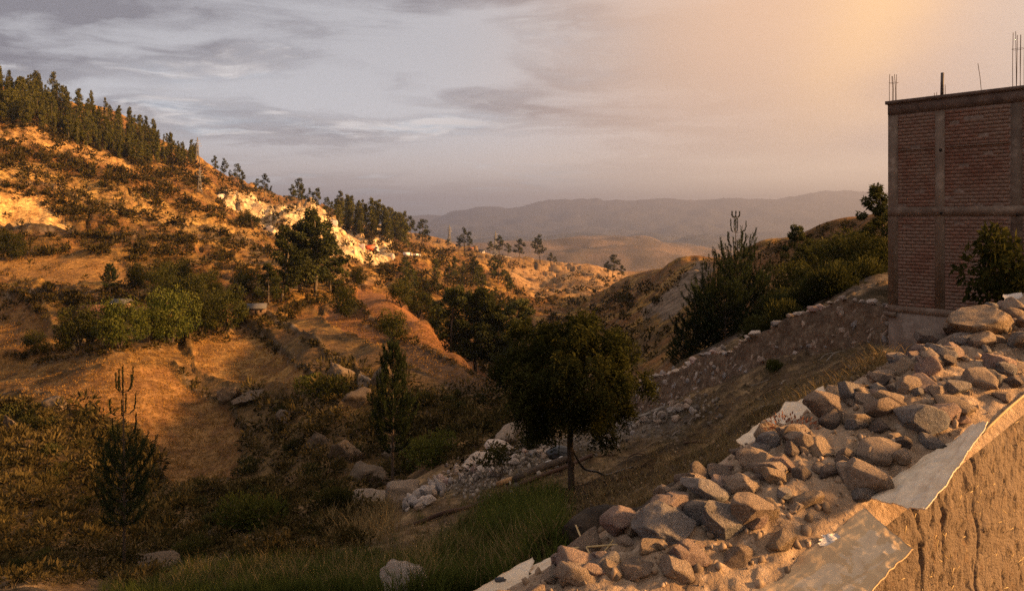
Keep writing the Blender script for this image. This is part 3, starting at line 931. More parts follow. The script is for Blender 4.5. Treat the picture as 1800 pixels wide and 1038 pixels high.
# heap of loose earth along the top
ns, nt = 620, 90
Sg, Tg = np.meshgrid(np.linspace(S0, S1 - 3, ns), np.linspace(-0.015, WID + 0.02, nt), indexing='ij')
X, Y = wall_xy(Sg, Tg)
Zg = wall_top_z(Sg, Tg)
ed = np.clip(np.minimum(Tg + 0.015, WID + 0.02 - Tg) / 0.03, 0, 1)
Zg = np.where(ed < 1, wall_z(Sg) - 0.02 + (Zg - wall_z(Sg) + 0.02) * ed, Zg)
ii = np.arange(ns - 1)[:, None] * nt; jj = np.arange(nt - 1)[None, :]
fq = np.stack([ii + jj, ii + nt + jj, ii + nt + jj + 1, ii + jj + 1], -1).reshape(-1, 4)
link("earth_cap", mesh_np("earth_cap", np.stack([X, Y, Zg], -1).reshape(-1, 3), fq, dirt_m, smooth_shade=True), ew)

# stones laid on the wall: (px, py centre, width px, height px, tone, label)
ROCKS = [
 (1037, 960, 74, 58, 'brown', "brown rounded stone at the near end of the wall top, straw lying over it"),
 (1096, 938, 72, 62, 'pink', "pinkish grey stone second from the near end of the wall"),
 (1168, 952, 96, 68, 'grey', "grey stone with a warm earthy right side behind crossed straw stalks"),
 (1173, 884, 58, 46, 'tan', "upright tan block on the wall edge beside the dark fallen log"),
 (1233, 848, 46, 54, 'dark', "dark brown stone standing on the wall edge below white plastic"),
 (1240, 890, 84, 42, 'grey', "grey flat stone wedged between the tan block and the blue-grey boulder"),
 (1180, 917, 74, 34, 'pink', "low pinkish stone in front of the upright tan block"),
 (1268, 942, 108, 70, 'grey', "large blue-grey boulder with pale veins in the middle of the near stones"),
 (1296, 986, 64, 50, 'brown', "squarish brown stone under the large blue-grey boulder"),
 (1322, 930, 96, 66, 'brown', "rough brown stone right of the blue-grey boulder, gravel caked on it"),
 (1272, 846, 58, 44, 'dark', "dark reddish stone beside the olive tan stone on the wall"),
 (1328, 836, 56, 44, 'tan', "pale olive-tan angular stone above the orange slab"),
 (1308, 806, 44, 28, 'dark', "small dark stone by the black plastic scraps"),
 (1304, 876, 54, 44, 'tan', "rounded tan stone split down its middle"),
 (1364, 869, 50, 34, 'gold', "tilted orange slab with a bright top edge"),
 (1378, 846, 46, 38, 'pink', "dusty pinkish stone above the orange slab"),
 (1352, 800, 46, 34, 'grey', "grey stone below the reddish dry twigs"),
 (1395, 796, 42, 34, 'brown', "brown wedge stone right of the dry twigs"),
 (1434, 808, 62, 36, 'gold', "dusty golden stone at the middle of the wall top"),
 (1414, 863, 34, 28, 'dark', "dark stone lump sunk in the earth right of the orange slab"),
 (1456, 854, 30, 24, 'dark', "small olive dark stone sunk in the earth before the large flat stone"),
 (1482, 828, 36, 30, 'dark', "round dark stone left of the large flat-topped stone"),
 (1530, 842, 108, 70, 'tan', "large flat-topped stone with a dark broken front at the sheet corner"),
 (1546, 803, 82, 46, 'tan', "tan stone with a square dark face behind the large flat-topped stone"),
 (1590, 784, 28, 24, 'dark', "small square dark stone above the pale sheet"),
 (1448, 738, 70, 58, 'brown', "large smooth grey-brown stone resting on the white sheet"),
 (1625, 748, 76, 64, 'grey', "round grey stone at the edge of the pale sheet"),
 (1662, 732, 58, 54, 'pink', "round pinkish stone behind the pale sheet"),
 (1688, 712, 66, 54, 'gold', "golden stone with a dark hollow on its left"),
 (1604, 702, 48, 44, 'tan', "angular tan stone with a pale ridge, left of the pink stones"),
 (1634, 672, 46, 46, 'pink', "upright pink stone in the middle of the upper heap"),
 (1590, 650, 52, 28, 'tan', "flat oval tan stone at the back edge of the heap"),
 (1630, 634, 56, 26, 'pink', "long pinkish stone at the back of the heap below the house"),
 (1672, 638, 54, 34, 'pink', "pink and grey stone left of the long tan stone"),
 (1722, 674, 64, 40, 'tan', "long smooth tan stone near the wall's right edge"),
 (1748, 666, 42, 42, 'grey', "grey stone behind the long smooth tan stone"),
 (1668, 660, 30, 26, 'dark', "small dark stone between the pink stone and the tan stone"),
 (1692, 622, 34, 28, 'grey', "small grey cube-like stone below the giant boulder"),
 (1726, 592, 126, 74, 'gold', "giant pitted ochre boulder before the corner of the house"),
 (1640, 610, 62, 30, 'dark', "dark grey flat stone left of the giant boulder"),
 (1730, 620, 48, 38, 'tan', "tan stone leaning under the giant boulder"),
 (1762, 646, 52, 34, 'pink', "pink-brown stone under the right end of the giant boulder"),
 (1750, 538, 42, 26, 'tan', "rounded tan stone behind the giant boulder by the small tree"),
 (1732, 549, 40, 18, 'pink', "thin pink slab behind the giant boulder"),
 (1784, 556, 44, 34, 'tan', "tan stone at the far right end of the heap under a white scrap"),
 (1790, 616, 36, 36, 'grey', "grey stone right of the giant boulder at the picture edge"),
 (1786, 590, 30, 24, 'brown', "small brown stone right of the giant boulder's top"),
 (1558, 678, 30, 28, 'dark', "dark stone at the back edge next to a white scrap"),
 (1510, 699, 40, 30, 'brown', "brown stone at the back edge above the smooth grey-brown stone"),
 (1530, 704, 22, 18, 'pink', "little pink stone touching the brown back-edge stone"),
 (1572, 740, 42, 30, 'brown', "brown stone half buried left of the round grey stone"),
 (1545, 764, 34, 26, 'dark', "dark slate piece in the rubble above the square dark face"),
 (1508, 770, 36, 24, 'grey', "grey rubble stone right of the smooth grey-brown stone"),
 (1650, 706, 30, 24, 'tan', "tan pebble-like stone between the pinkish and golden stones"),
 (1765, 690, 30, 20, 'brown', "small brown stone at the wall's right edge near the straw"),
 (1120, 1022, 70, 34, 'brown', "olive brown flat stone at the bottom edge of the picture"),
 (1060, 1016, 54, 30, 'pink', "pinkish dusty stone at the bottom edge left of the olive flat one"),
 (1215, 1000, 60, 30, 'pink', "reddish stone half sunk in earth below the grey stones"),
 (985, 1004, 46, 30, 'pink', "dusty stone sunk at the wall's left rim near the bottom edge"),
]
for i, (px, py, w, h, tone, lab) in enumerate(ROCKS):
    s, t, x, y, z = wall_hit(px, py + 0.30 * h)
    D = y
    wid = w / F * D * 1.12; hei = h / F * D * 1.10
    sub = 5 if w > 90 else 4
    me = stone_mesh("stone", 100 + i * 13, SM[tone], sub, 9 + i % 8, (1, prn.uniform(0.75, 0.95), min(1.0, max(0.45, hei / wid * 0.98))), 0.06 if w < 120 else 0.09, 0.45 + 0.1 * (i % 3) / 2)
    zz = float(wall_top_z(np.array(s), np.array(np.clip(t, 0, WID))))
    oq = link("stone", me, None, (x, y + 0.12 * wid, zz + 0.20 * hei), (rad(prn.uniform(-12, 12)), rad(prn.uniform(-14, 14)), rad(prn.uniform(-35, 35))), wid / 2)
    tag(oq, lab, "stone", "stones laid along the earth wall")
BIG = []
for (px, py, w, h, tone, lab) in ROCKS:
    s, t, x, y, z = wall_hit(px, py + 0.30 * h)
    short = lab
    for cut in (",", " at ", " with ", " on ", " beside ", " above ", " between ", " in ", " under ", " right ", " left ", " below ", " behind ", " by ", " resting ", " standing ", " wedged ", " sunk ", " second ", " half ", " touching ", " near ", " split ", " before ", " leaning ", " next "):
        short = short.split(cut)[0]
    BIG.append((x, y, short))
TONE = {'brown': 'brown', 'tan': 'tan', 'pink': 'pinkish', 'grey': 'grey', 'dark': 'dark', 'gold': 'ochre', 'pale': 'pale'}


def neighbour(x, y):
    return min(BIG, key=lambda q: (q[0] - x) ** 2 + (q[1] - y) ** 2)[2]


# middling stones filling the heap
for i in range(150):
    s = rng.uniform(-1.2, 5.4); t = rng.uniform(0.06, WID - 0.10)
    x, y = wall_xy(s, t); z = float(wall_top_z(np.array(s), np.array(t)))
    w = rng.uniform(0.035, 0.085) * (0.75 + 0.07 * y)
    tone = ('brown', 'tan', 'pink', 'grey', 'tan', 'gold')[rng.randint(6)]
    oq = link("stone", stone_var(tone, rng.randint(6), 4), None, (x, y, z + 0.10 * w), tuple(rng.uniform(-0.5, 0.5, 2)) + (rng.uniform(0, 6.28),), (w, w, w * 0.8))
    tag(oq, f"{TONE[tone]} fist-sized stone on the wall next to the {neighbour(x, y)}", "stone", "fist-sized stones on the earth wall")
# lesser stones bedded between them
for i in range(150):
    s = rng.uniform(-1.3, 5.2); t = rng.uniform(0.05, WID - 0.06)
    x, y = wall_xy(s, t); z = float(wall_top_z(np.array(s), np.array(t)))
    w = rng.uniform(0.025, 0.075) * (0.8 + 0.05 * y)
    tone = ('brown', 'tan', 'pink', 'grey', 'dark', 'gold')[rng.randint(6)]
    oq = link("small_stone", stone_var(tone, rng.randint(6), 3), None, (x, y, z + 0.15 * w), tuple(rng.uniform(-0.5, 0.5, 2)) + (rng.uniform(0, 6.28),), w)
    tag(oq, f"little {TONE[tone]} stone bedded in the wall earth by the {neighbour(x, y)}", "stone", "small stones bedded on the earth wall")
# grit
mb = MB(); v2, f2 = ICO[1]
CHIP = []
for q in range(8):
    r = np.random.RandomState(700 + q); v = v2.copy()
    for _ in range(12):
        n = unit_(r.normal(size=3)); sdist = v @ n - r.uniform(0.3, 0.7); v -= np.where(sdist > 0, sdist, 0)[:, None] * n
    CHIP.append(v * r.uniform(0.6, 1.3, 3))
for i in range(2200):
    s = rng.uniform(-1.3, 4.0); t = rng.uniform(0.0, WID)
    x, y = wall_xy(s, t); z = float(wall_top_z(np.array(s), np.array(t)))
    w = 0.004 + 0.016 * rng.rand() ** 2.5
    mb.add((CHIP[i % 8] * w * 1.3) @ np.array(Matrix.Rotation(rng.uniform(0, 6.28), 3, 'Z')) + (x, y, z + w * 0.15), f2, rng.rand())
grit_m = noise_mat("grit", (0.33, 0.235, 0.155), (0.19, 0.135, 0.09), 30, 0.95, 0, tintamt=0.4)
tag(link("gravel", mb.mesh("gravel", grit_m)), "fine gravel and earth crumbs on the wall top", "gravel", kind='stuff')

# ------------------------------------------------------------------ the unfinished brick house
fa = rad(-38.6)
FD = np.array([-math.sin(fa), -math.cos(fa)])       # along the facade, from the far corner towards the viewer: (+x, -y)
FO = np.array([661 / F * 24.0, 24.0])
FN = np.array([-FD[1], FD[0]])
if FN @ (-FO) < 0:
    FN = -FN                                         # faces the viewer
HL, HDEP = 7.4, 6.0
ZTOP, ZB = 3.58, -4.6
hrot = math.atan2(FD[1], FD[0])
# local frame: x along the facade, y = into the house, z up
IN = -FN
flip = 1.0 if (FD[0] * IN[1] - FD[1] * IN[0]) > 0 else -1.0
house = thing("brick_house", "unfinished three storey brick house with concrete frame and bare rebar on its roof", "building", (FO[0], FO[1], 0), hrot)
SGN = flip


def hbox(a, b):
    (x0, y0, z0), (x1, y1, z1) = a, b
    y0, y1 = y0 * SGN, y1 * SGN
    return boxv((x0, min(y0, y1), z0), (x1, max(y0, y1), z1))


conc_m = noise_mat("weathered_concrete", (0.180, 0.132, 0.098), (0.125, 0.090, 0.068), 1.6, 0.95, 0.6, 14, (0.235, 0.178, 0.135), 0.03, tintamt=0.2)
conc_d = noise_mat("darker_concrete", (0.135, 0.098, 0.078), (0.090, 0.065, 0.053), 1.8, 0.95, 0.6, 14, (0.175, 0.13, 0.105), 0.03)  # darker concrete tone for the roof beam and slab
mort_m = noise_mat("mortar", (0.205, 0.145, 0.112), (0.14, 0.098, 0.076), 5, 0.95, 0.8, 30, (0.27, 0.20, 0.16), 0.03)
plin_m = noise_mat("plinth_concrete", (0.25, 0.195, 0.155), (0.18, 0.138, 0.110), 1.2, 0.95, 0.5, 12, (0.30, 0.24, 0.195), 0.02)
brick_m, T, b = pmat("fired_brick", 0.93, 0.1)
oi = T.node('ShaderNodeObjectInfo'); at = T.node('ShaderNodeAttribute', attribute_name='tint'); geo = T.node('ShaderNodeNewGeometry')
rr = T.m('FRACT', T.m('ADD', oi.outputs['Random'], at.outputs['Fac']))
cb = T.mix(rr, (0.150, 0.074, 0.052), (0.225, 0.125, 0.092))
n1 = T.noise(geo.outputs['Position'], 1.3, 6, 0.65); n2 = T.noise(geo.outputs['Position'], 9, 5, 0.6)
cb = T.mix(T.m('MULTIPLY', T.ss(n1, 0.38, 0.60), 0.8), cb, (0.215, 0.150, 0.115))      # mortar smeared over the face
cb = T.mix(T.m('MULTIPLY', T.ss(n2, 0.58, 0.72), 0.5), cb, (0.085, 0.048, 0.036))
T.put(b.inputs['Base Color'], cb)
bn = T.node('ShaderNodeBump'); bn.inputs['Strength'].default_value = 0.7; bn.inputs['Distance'].default_value = 0.02
T.put(bn.inputs['Height'], T.noise(geo.outputs['Position'], 22, 5, 0.65)); T.l.new(bn.outputs[0], b.inputs['Normal'])


def hpart(name, boxes, mat, bev=0.0):
    mb = MB()
    for a, c in boxes:
        mb.add(hbox(a, c), BOXF if SGN > 0 else BOXF, rng.rand())
    o = link(name, mb.mesh(name, mat), house)
    return o


hpart("core", [((0.03, 0.003, ZB), (HL - 0.03, HDEP, ZTOP - 0.06))], mort_m)
# floors: beams
COLX = [(0.0, 0.30), (1.375, 1.64), (3.34, 3.62), (5.5, 5.78), (7.12, 7.4)]
for i, (x0, x1) in enumerate(COLX):
    hpart("column", [((x0, 0.0 - 0.004 * (i % 2), -2.60), (x1, 0.28, ZTOP - 0.42))], conc_m)
hpart("beam", [((0.0, -0.022, 0.10), (HL, 0.25, 0.36))], conc_m)
hpart("beam", [((0.0, -0.030, -2.80), (HL, 0.25, -2.60))], conc_m)
hpart("roof_beam", [((0.0, -0.020, ZTOP - 0.42), (HL, 0.25, ZTOP - 0.10))], conc_d)
rs = hpart("roof_slab", [((-0.06, -0.07, ZTOP - 0.10), (HL, HDEP, ZTOP))], conc_d)
hpart("plinth", [((0.02, -0.012, ZB), (HL, 0.3, -2.80))], plin_m)
hpart("corbel", [((-0.09, -0.10, -2.93), (0.26, 0.02, -2.805))], conc_m)
hpart("mortar_ledge", [((0.32, -0.030, 2.05), (1.36, 0.06, 2.08)), ], mort_m)
hpart("mortar_ledge", [((1.66, -0.034, 2.06), (3.33, 0.06, 2.095))], mort_m)
# bricks, course by course
bw, bh, mj = 0.240, 0.088, 0.014
unit = mesh_np("brick", hbox((0, 0, 0), (bw, 0.07, bh)), BOXF, brick_m)
PANELS = [(0.30, 1.375, 0.36, 3.15), (1.64, 3.34, 0.36, 3.15), (0.30, 1.375, -2.60, 0.10), (1.64, 3.34, -2.60, 0.10), (3.62, 5.5, 0.36, 3.15), (3.62, 5.5, -2.60, 0.10), (5.78, 7.12, 0.36, 3.15), (5.78, 7.12, -2.60, 0.10)]
allb = []
for pi, (x0, x1, z0, z1) in enumerate(PANELS):
    z = z0 + 0.006; c = 0
    while z + bh < z1 + 0.01:
        x = x0 + 0.008 - (bw * 0.5 if c % 2 else 0)
        while x < x1 - 0.03:
            a = max(x, x0 + 0.008); e = min(x + bw, x1 - 0.008)
            if e - a > 0.04:
                allb.append((pi, a, e - a, z, -0.002 - rng.uniform(0, 0.009) + (0.02 if rng.rand() < 0.03 else 0)))
            x += bw + mj
        z += bh + mj; c += 1
front = [q for q in allb if q[0] < 4]
# the courses that show largest are single bricks
front.sort(key=lambda q: -(q[1]) - 0.0 * q[3])
single = set(id(q) for q in front if abs(q[2] - bw) < 0.02)
singles = [q for q in front if id(q) in single and q[1] < 3.34][:300]
sid = set(id(q) for q in singles)
for q in singles:
    link("brick", unit, house, (q[1], q[4] * SGN, q[3]), (0, rad(rng.uniform(-0.6, 0.6)), 0), (q[2] / bw, 1, 1))
mb = MB()
for q in allb:
    if id(q) not in sid:
        mb.add(hbox((q[1], q[4], q[3]), (q[1] + q[2], q[4] + 0.07, q[3] + bh)), BOXF, rng.rand())
bs = link("brickwork", mb.mesh("brickwork", brick_m), house); bs['kind'] = 'stuff'
# rods left standing for the next storey
steel_m = noise_mat("rusty_steel", (0.075, 0.045, 0.032), (0.045, 0.032, 0.028), 9, 0.7, 0.2, 60, spec=0.4)
for x0, n, hh in ((0.02, 5, 0.80), (3.37, 6, 1.46)):
    for k in range(n):
        px_ = x0 + 0.045 * k; py_ = (0.05 + 0.15 * (k % 2)) * SGN
        h2 = hh * rng.uniform(0.94, 1.03); mb = MB()
        add_tube(mb, [(px_, py_, ZTOP - 0.02), (px_ + rng.uniform(-.01, .01), py_, ZTOP + h2 * 0.5), (px_ + rng.uniform(-.03, .03), py_, ZTOP + h2)], 0.0085, 6)
        link("rebar", mb.mesh("rebar", steel_m), rs)
    mb = MB()
    for zz in (0.70,):
        a = x0 - 0.015; c = x0 + 0.045 * (n - 1) + 0.015
        ring = [(a, 0.03 * SGN, ZTOP + hh * zz), (c, 0.03 * SGN, ZTOP + hh * zz), (c, 0.22 * SGN, ZTOP + hh * zz), (a, 0.22 * SGN, ZTOP + hh * zz), (a, 0.03 * SGN, ZTOP + hh * zz)]
        for p, q in zip(ring[:-1], ring[1:]):
            add_tube(mb, [p, q], 0.005, 5)
    link("stirrup", mb.mesh("stirrup", steel_m), rs)
mb = MB(); add_tube(mb, [(1.52, 0.1 * SGN, ZTOP - 0.02), (1.535, 0.1 * SGN, ZTOP + 0.66)], 0.045, 10)
link("vent_pipe", mb.mesh("vent_pipe", noise_mat("grey_pipe", (0.10, 0.09, 0.085), (0.07, 0.062, 0.06), 8, 0.6, 0.1)), rs)
for x0, hh, ln in ((1.62, 0.30, 0.0), (1.32, 0.10, 0.0), (1.38, 0.12, 0.01), (2.58, 0.78, -0.09)):
    mb = MB(); add_tube(mb, [(x0, 0.08 * SGN, ZTOP - 0.02), (x0 + ln * 0.4, 0.08 * SGN, ZTOP + hh * 0.5), (x0 + ln, 0.08 * SGN, ZTOP + hh)], 0.0085, 6)
    link("rebar", mb.mesh("rebar", steel_m), rs)
hole_m = noise_mat("dark_opening", (0.02, 0.015, 0.012), (0.03, 0.022, 0.018), 9, 1.0, 0)
for hx_, hz_ in ((1.53, 2.00), (1.55, 0.17), (3.50, 0.12)):
    mb = MB(); add_tube(mb, [(hx_, -0.026 * SGN, hz_), (hx_, 0.03 * SGN, hz_)], 0.045, 10)
    link("putlog_hole", mb.mesh("putlog_hole", hole_m), house)

# ------------------------------------------------------------------ retaining wall with its stone coping
soil_m = noise_mat("packed_soil", (0.165, 0.110, 0.070), (0.100, 0.067, 0.043), 1.4, 0.95, 1.0, 7, (0.24, 0.175, 0.115), 0.12)
nt, nz = 420, 46
tt = np.linspace(-0.6, wlen - 0.75, nt)
up_ = []
rw = thing("retaining_wall", "dark earth and stone retaining wall running down from the brick house", "wall")
Vw = np.zeros((nt, nz, 3))
wtopz = np.zeros(nt)
for i, t in enumerate(tt):
    bx, by = WA + wd * t
    zu = ground(bx + wn[0] * 0.45, by + wn[1] * 0.45); zl = ground(bx - wn[0] * 0.55, by - wn[1] * 0.55)
    wtopz[i] = zu + 0.05
    Vw[i, :, 2] = np.linspace(zu + 0.05, zl - 0.35, nz)
    Vw[i, :, 0] = bx; Vw[i, :, 1] = by
ker = np.ones(15) / 15
wtopz = np.convolve(np.pad(wtopz, 7, mode='edge'), ker, mode='valid')
Vw[:, :, 2] += (wtopz - Vw[:, 0, 2])[:, None] * np.linspace(1, 0, nz)[None, :]
wo = 0.16 * fbm(tt[:, None] * 1.3 + 0 * Vw[:, :, 2], Vw[:, :, 2] * 1.6, 5, 0.65) - 0.55 * np.linspace(0, 1, nz)[None, :]
Vw[:, :, 0] += wn[0] * (wo - 0.12); Vw[:, :, 1] += wn[1] * (wo - 0.12)
top = Vw[:, :1].copy(); top[:, :, 0] += wn[0] * 0.7; top[:, :, 1] += wn[1] * 0.7; top[:, :, 2] -= 0.03
Vw = np.concatenate([top, Vw], 1); nz += 1
ii = np.arange(nt - 1)[:, None] * nz; jj = np.arange(nz - 1)[None, :]
fq = np.stack([ii + jj, ii + nz + jj, ii + nz + jj + 1, ii + jj + 1], -1).reshape(-1, 4)
link("earth_face", mesh_np("earth_face", Vw.reshape(-1, 3), fq, soil_m, smooth_shade=True), rw)


def rwall(t, dz=0.0, out=0.0):
    x, y = WA + wd * t - wn * out
    return x, y, float(np.interp(t, tt, wtopz)) + dz


# stones that show in the wall's face
for k in range(110):
    t = rng.uniform(0.5, wlen - 0.3); fr_ = rng.uniform(0.15, 0.85)
    i = int(np.clip(np.searchsorted(tt, t), 0, nt - 1)); p = Vw[i, 1 + int(fr_ * (nz - 2))]
    w = rng.uniform(0.10, 0.24)
    link("facing_stone", stone_var(('grey', 'tan', 'brown', 'pale')[rng.choice(4, p=[.35, .2, .35, .1])], rng.randint(6), 3), rw, (p[0] + wn[0] * w * 0.25, p[1] + wn[1] * w * 0.25, p[2]), tuple(rng.uniform(0, 3, 3)), w)
def ordinal(n):
    ones = ["", "first", "second", "third", "fourth", "fifth", "sixth", "seventh", "eighth", "ninth", "tenth", "eleventh", "twelfth", "thirteenth", "fourteenth", "fifteenth", "sixteenth", "seventeenth", "eighteenth", "nineteenth"]
    tens = ["", "", "twent", "thirt", "fort", "fift", "sixt", "sevent"]
    if n < 20:
        return ones[n]
    return tens[n // 10] + ("ieth" if n % 10 == 0 else "y-" + ones[n % 10])


# coping: stones and broken planks set on a bed
k = 0; t = 0.2
while t < wlen - 0.9:
    w = rng.uniform(0.12, 0.34) * (1.2 if rng.rand() < 0.25 else 0.8)
    x, y, z = rwall(t, 0.3 * w, rng.uniform(-0.10, 0.20))
    oq = link("coping_stone", stone_var(('pale', 'grey', 'tan', 'pink')[rng.choice(4, p=[.35, .3, .2, .15])], rng.randint(6), 3), None, (x, y, z), (rng.uniform(-.3, .3), rng.uniform(-.3, .3), rng.uniform(0, 6.28)), (w, w, w * 0.75))
    tag(oq, f"{ordinal(k + 1)} stone from the lower end along the retaining wall's top edge", "stone", "stones along the top of the retaining wall")
    t += w * rng.uniform(1.2, 3.6); k += 1
for k, t in enumerate(np.sort(rng.uniform(0.0, wlen * 0.78, 34))):
    x, y, z = rwall(t, 0.0, -rng.uniform(0.5, 1.0)); w = rng.uniform(0.10, 0.22)
    oq = link("coping_stone", stone_var(('pale', 'grey', 'tan')[rng.randint(3)], rng.randint(6), 3), None, (x, y, ground(x, y) + 0.45 * w + 0.1), tuple(rng.uniform(0, 3, 3)), w)
    tag(oq, f"{ordinal(k + 1)} stone from the lower end in the row behind the retaining wall's edge", "stone", "stones in the row behind the retaining wall's edge")
wood_m = noise_mat("weathered_wood", (0.30, 0.25, 0.20), (0.19, 0.155, 0.12), 7, 0.9, 0.5, 40)
mb = MB()
p0 = rwall(-0.5, 0.10, 0.10); p1 = rwall(3.4, 0.06, 0.16)
add_tube(mb, [p0, np.add(p0, p1) / 2 + (0, 0, 0.02), p1], 0.06, 8)
tag(link("pale_log", mb.mesh("pale_log", wood_m)), "thin pale pole lying along the lower end of the retaining wall", "pole")
dkw = noise_mat("dark_timber", (0.075, 0.040, 0.026), (0.05, 0.028, 0.02), 5, 0.9, 0.5, 30)
mb = MB()
pts = [rwall(t_, 0.03, -0.35 - 0.03 * math.sin(t_)) for t_ in np.linspace(0.4, wlen * 0.72, 14)]
for a, c in zip(pts[:-1], pts[1:]):
    add_tube(mb, [a, c], 0.07, 6)
tag(link("edging_board", mb.mesh("edging_board", dkw)), "dark reddish timber edging between the two rows of stones", "timber")

# ------------------------------------------------------------------ vegetation builders
def unit(v):
    return v / (np.linalg.norm(v, axis=-1, keepdims=True) + 1e-9)


def leaf_quads(r, P, Dv, Ln, Wd):
    """one diamond-shaped leaf per point"""
    n = len(P); Dv = unit(Dv)
    s = unit(np.cross(Dv, r.normal(size=(n, 3))))
    Ln = np.broadcast_to(Ln, (n,))[:, None]; Wd = np.broadcast_to(Wd, (n,))[:, None]
    m = P + Dv * Ln * 0.45
    v = np.stack([P, m + s * Wd * 0.5, P + Dv * Ln, m - s * Wd * 0.5], 1).reshape(-1, 3)
    f = np.arange(n * 4).reshape(-1, 4)
    return v, f


def clump(r, c, rad_, n, squash=0.8):
    """points on and in a lumpy ball, more of them near the skin"""
    d = unit(r.normal(size=(n, 3)))
    rr_ = rad_ * (0.45 + 0.55 * r.rand(n) ** 0.5)
    return c + d * rr_[:, None] * np.array([1, 1, squash]), d


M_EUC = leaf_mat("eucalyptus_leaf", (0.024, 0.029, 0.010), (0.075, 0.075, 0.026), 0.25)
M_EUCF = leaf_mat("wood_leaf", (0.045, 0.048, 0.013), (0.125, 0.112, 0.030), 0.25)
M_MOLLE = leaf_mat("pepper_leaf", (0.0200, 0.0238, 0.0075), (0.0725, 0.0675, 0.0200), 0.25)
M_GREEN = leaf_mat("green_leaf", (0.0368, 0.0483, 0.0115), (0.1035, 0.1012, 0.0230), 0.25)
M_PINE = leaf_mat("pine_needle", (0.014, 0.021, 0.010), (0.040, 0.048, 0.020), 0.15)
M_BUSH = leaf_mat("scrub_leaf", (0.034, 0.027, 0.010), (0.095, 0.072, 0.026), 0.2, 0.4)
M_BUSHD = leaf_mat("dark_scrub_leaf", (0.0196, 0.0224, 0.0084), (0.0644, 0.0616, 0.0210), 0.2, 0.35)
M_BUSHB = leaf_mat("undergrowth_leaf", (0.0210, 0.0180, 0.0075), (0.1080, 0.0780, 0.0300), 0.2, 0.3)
M_DRY = leaf_mat("dry_grass", (0.150, 0.105, 0.048), (0.30, 0.215, 0.105), 0.3, 0.2)
M_STRAW = leaf_mat("bunch_grass", (0.13, 0.066, 0.020), (0.36, 0.20, 0.055), 0.3, 0.0)
M_GRASS = leaf_mat("green_grass", (0.0300, 0.0480, 0.0105), (0.1200, 0.1320, 0.0330), 0.3, 0.2)
M_BARK = noise_mat("bark", (0.085, 0.062, 0.045), (0.050, 0.037, 0.028), 4, 0.95, 0.6, 18)
M_BARKP = noise_mat("pale_bark", (0.13, 0.098, 0.068), (0.075, 0.056, 0.040), 3, 0.9, 0.4, 14)


def limb_path(r, p0, d, ln, n=5, bend=0.25, up=0.15):
    pts = [np.array(p0, float)]; d = unit(np.array(d, float))
    for k in range(n):
        d = unit(d + r.normal(size=3) * bend / n * 1.6 + np.array([0, 0, up / n]))
        pts.append(pts[-1] + d * ln / n)
    return np.array(pts)


def euc_meshes(seed, clumps=16, leaves=70, lsize=0.055, slim=0.16, base=0.28, matl=None, multi=1):
    """height 1: tall trunk, leaf clumps held on rising limbs"""
    r = np.random.RandomState(seed)
    tb, cr = MB(), MB()
    for m in range(multi):
        off = np.array([r.uniform(-0.1, 0.1), r.uniform(-0.1, 0.1), 0]) if multi > 1 else np.zeros(3)
        top = np.array([r.uniform(-0.05, 0.05), r.uniform(-0.05, 0.05), 0.93 - 0.12 * m * r.rand()]) + off * 2.0
        t = np.linspace(0, 1, 7)
        path = off[None] + (top - off)[None] * t[:, None] + np.stack([0.02 * np.sin(t * 5 + seed), 0.02 * np.cos(t * 4 + seed * 2), 0 * t], 1)
        path[0, 2] = -0.03
        add_tube(tb, path, np.linspace(0.018, 0.003, 7), 6)
        for k in range(clumps):
            f = base + (1 - base) * (k + r.rand() * 0.8) / clumps
            p0 = np.array([np.interp(f * 0.93, path[:, 2], path[:, q]) for q in range(3)])
            an = r.uniform(0, 2 * np.pi); out = slim * (0.25 + 0.95 * math.sin(math.pi * min(1, (f - base) / (1 - base) * 0.78 + 0.22))) * r.uniform(0.35, 1.1)
            tip = p0 + np.array([math.cos(an) * out, math.sin(an) * out, r.uniform(0.02, 0.09)])
            if k % 2 == 0:
                add_tube(tb, [p0, (p0 + tip) / 2 + (0, 0, 0.01), tip], [0.005, 0.003, 0.0015], 4)
            rad_ = r.uniform(0.045, 0.085) * (1.3 - 0.75 * f)
            P, d = clump(r, tip, rad_, leaves, 0.9)
            dv = d * 0.6 + r.normal(size=d.shape) * 0.5 + np.array([0, 0, -0.55])
            v, fq_ = leaf_quads(r, P, dv, lsize * r.uniform(0.7, 1.3, leaves), lsize * 0.42)
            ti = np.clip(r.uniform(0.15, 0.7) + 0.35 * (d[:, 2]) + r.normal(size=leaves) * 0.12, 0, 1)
            cr.add(v, fq_, np.repeat(ti, 4))
    return tb.mesh("trunk", M_BARKP), cr.mesh("crown", matl or M_EUC)


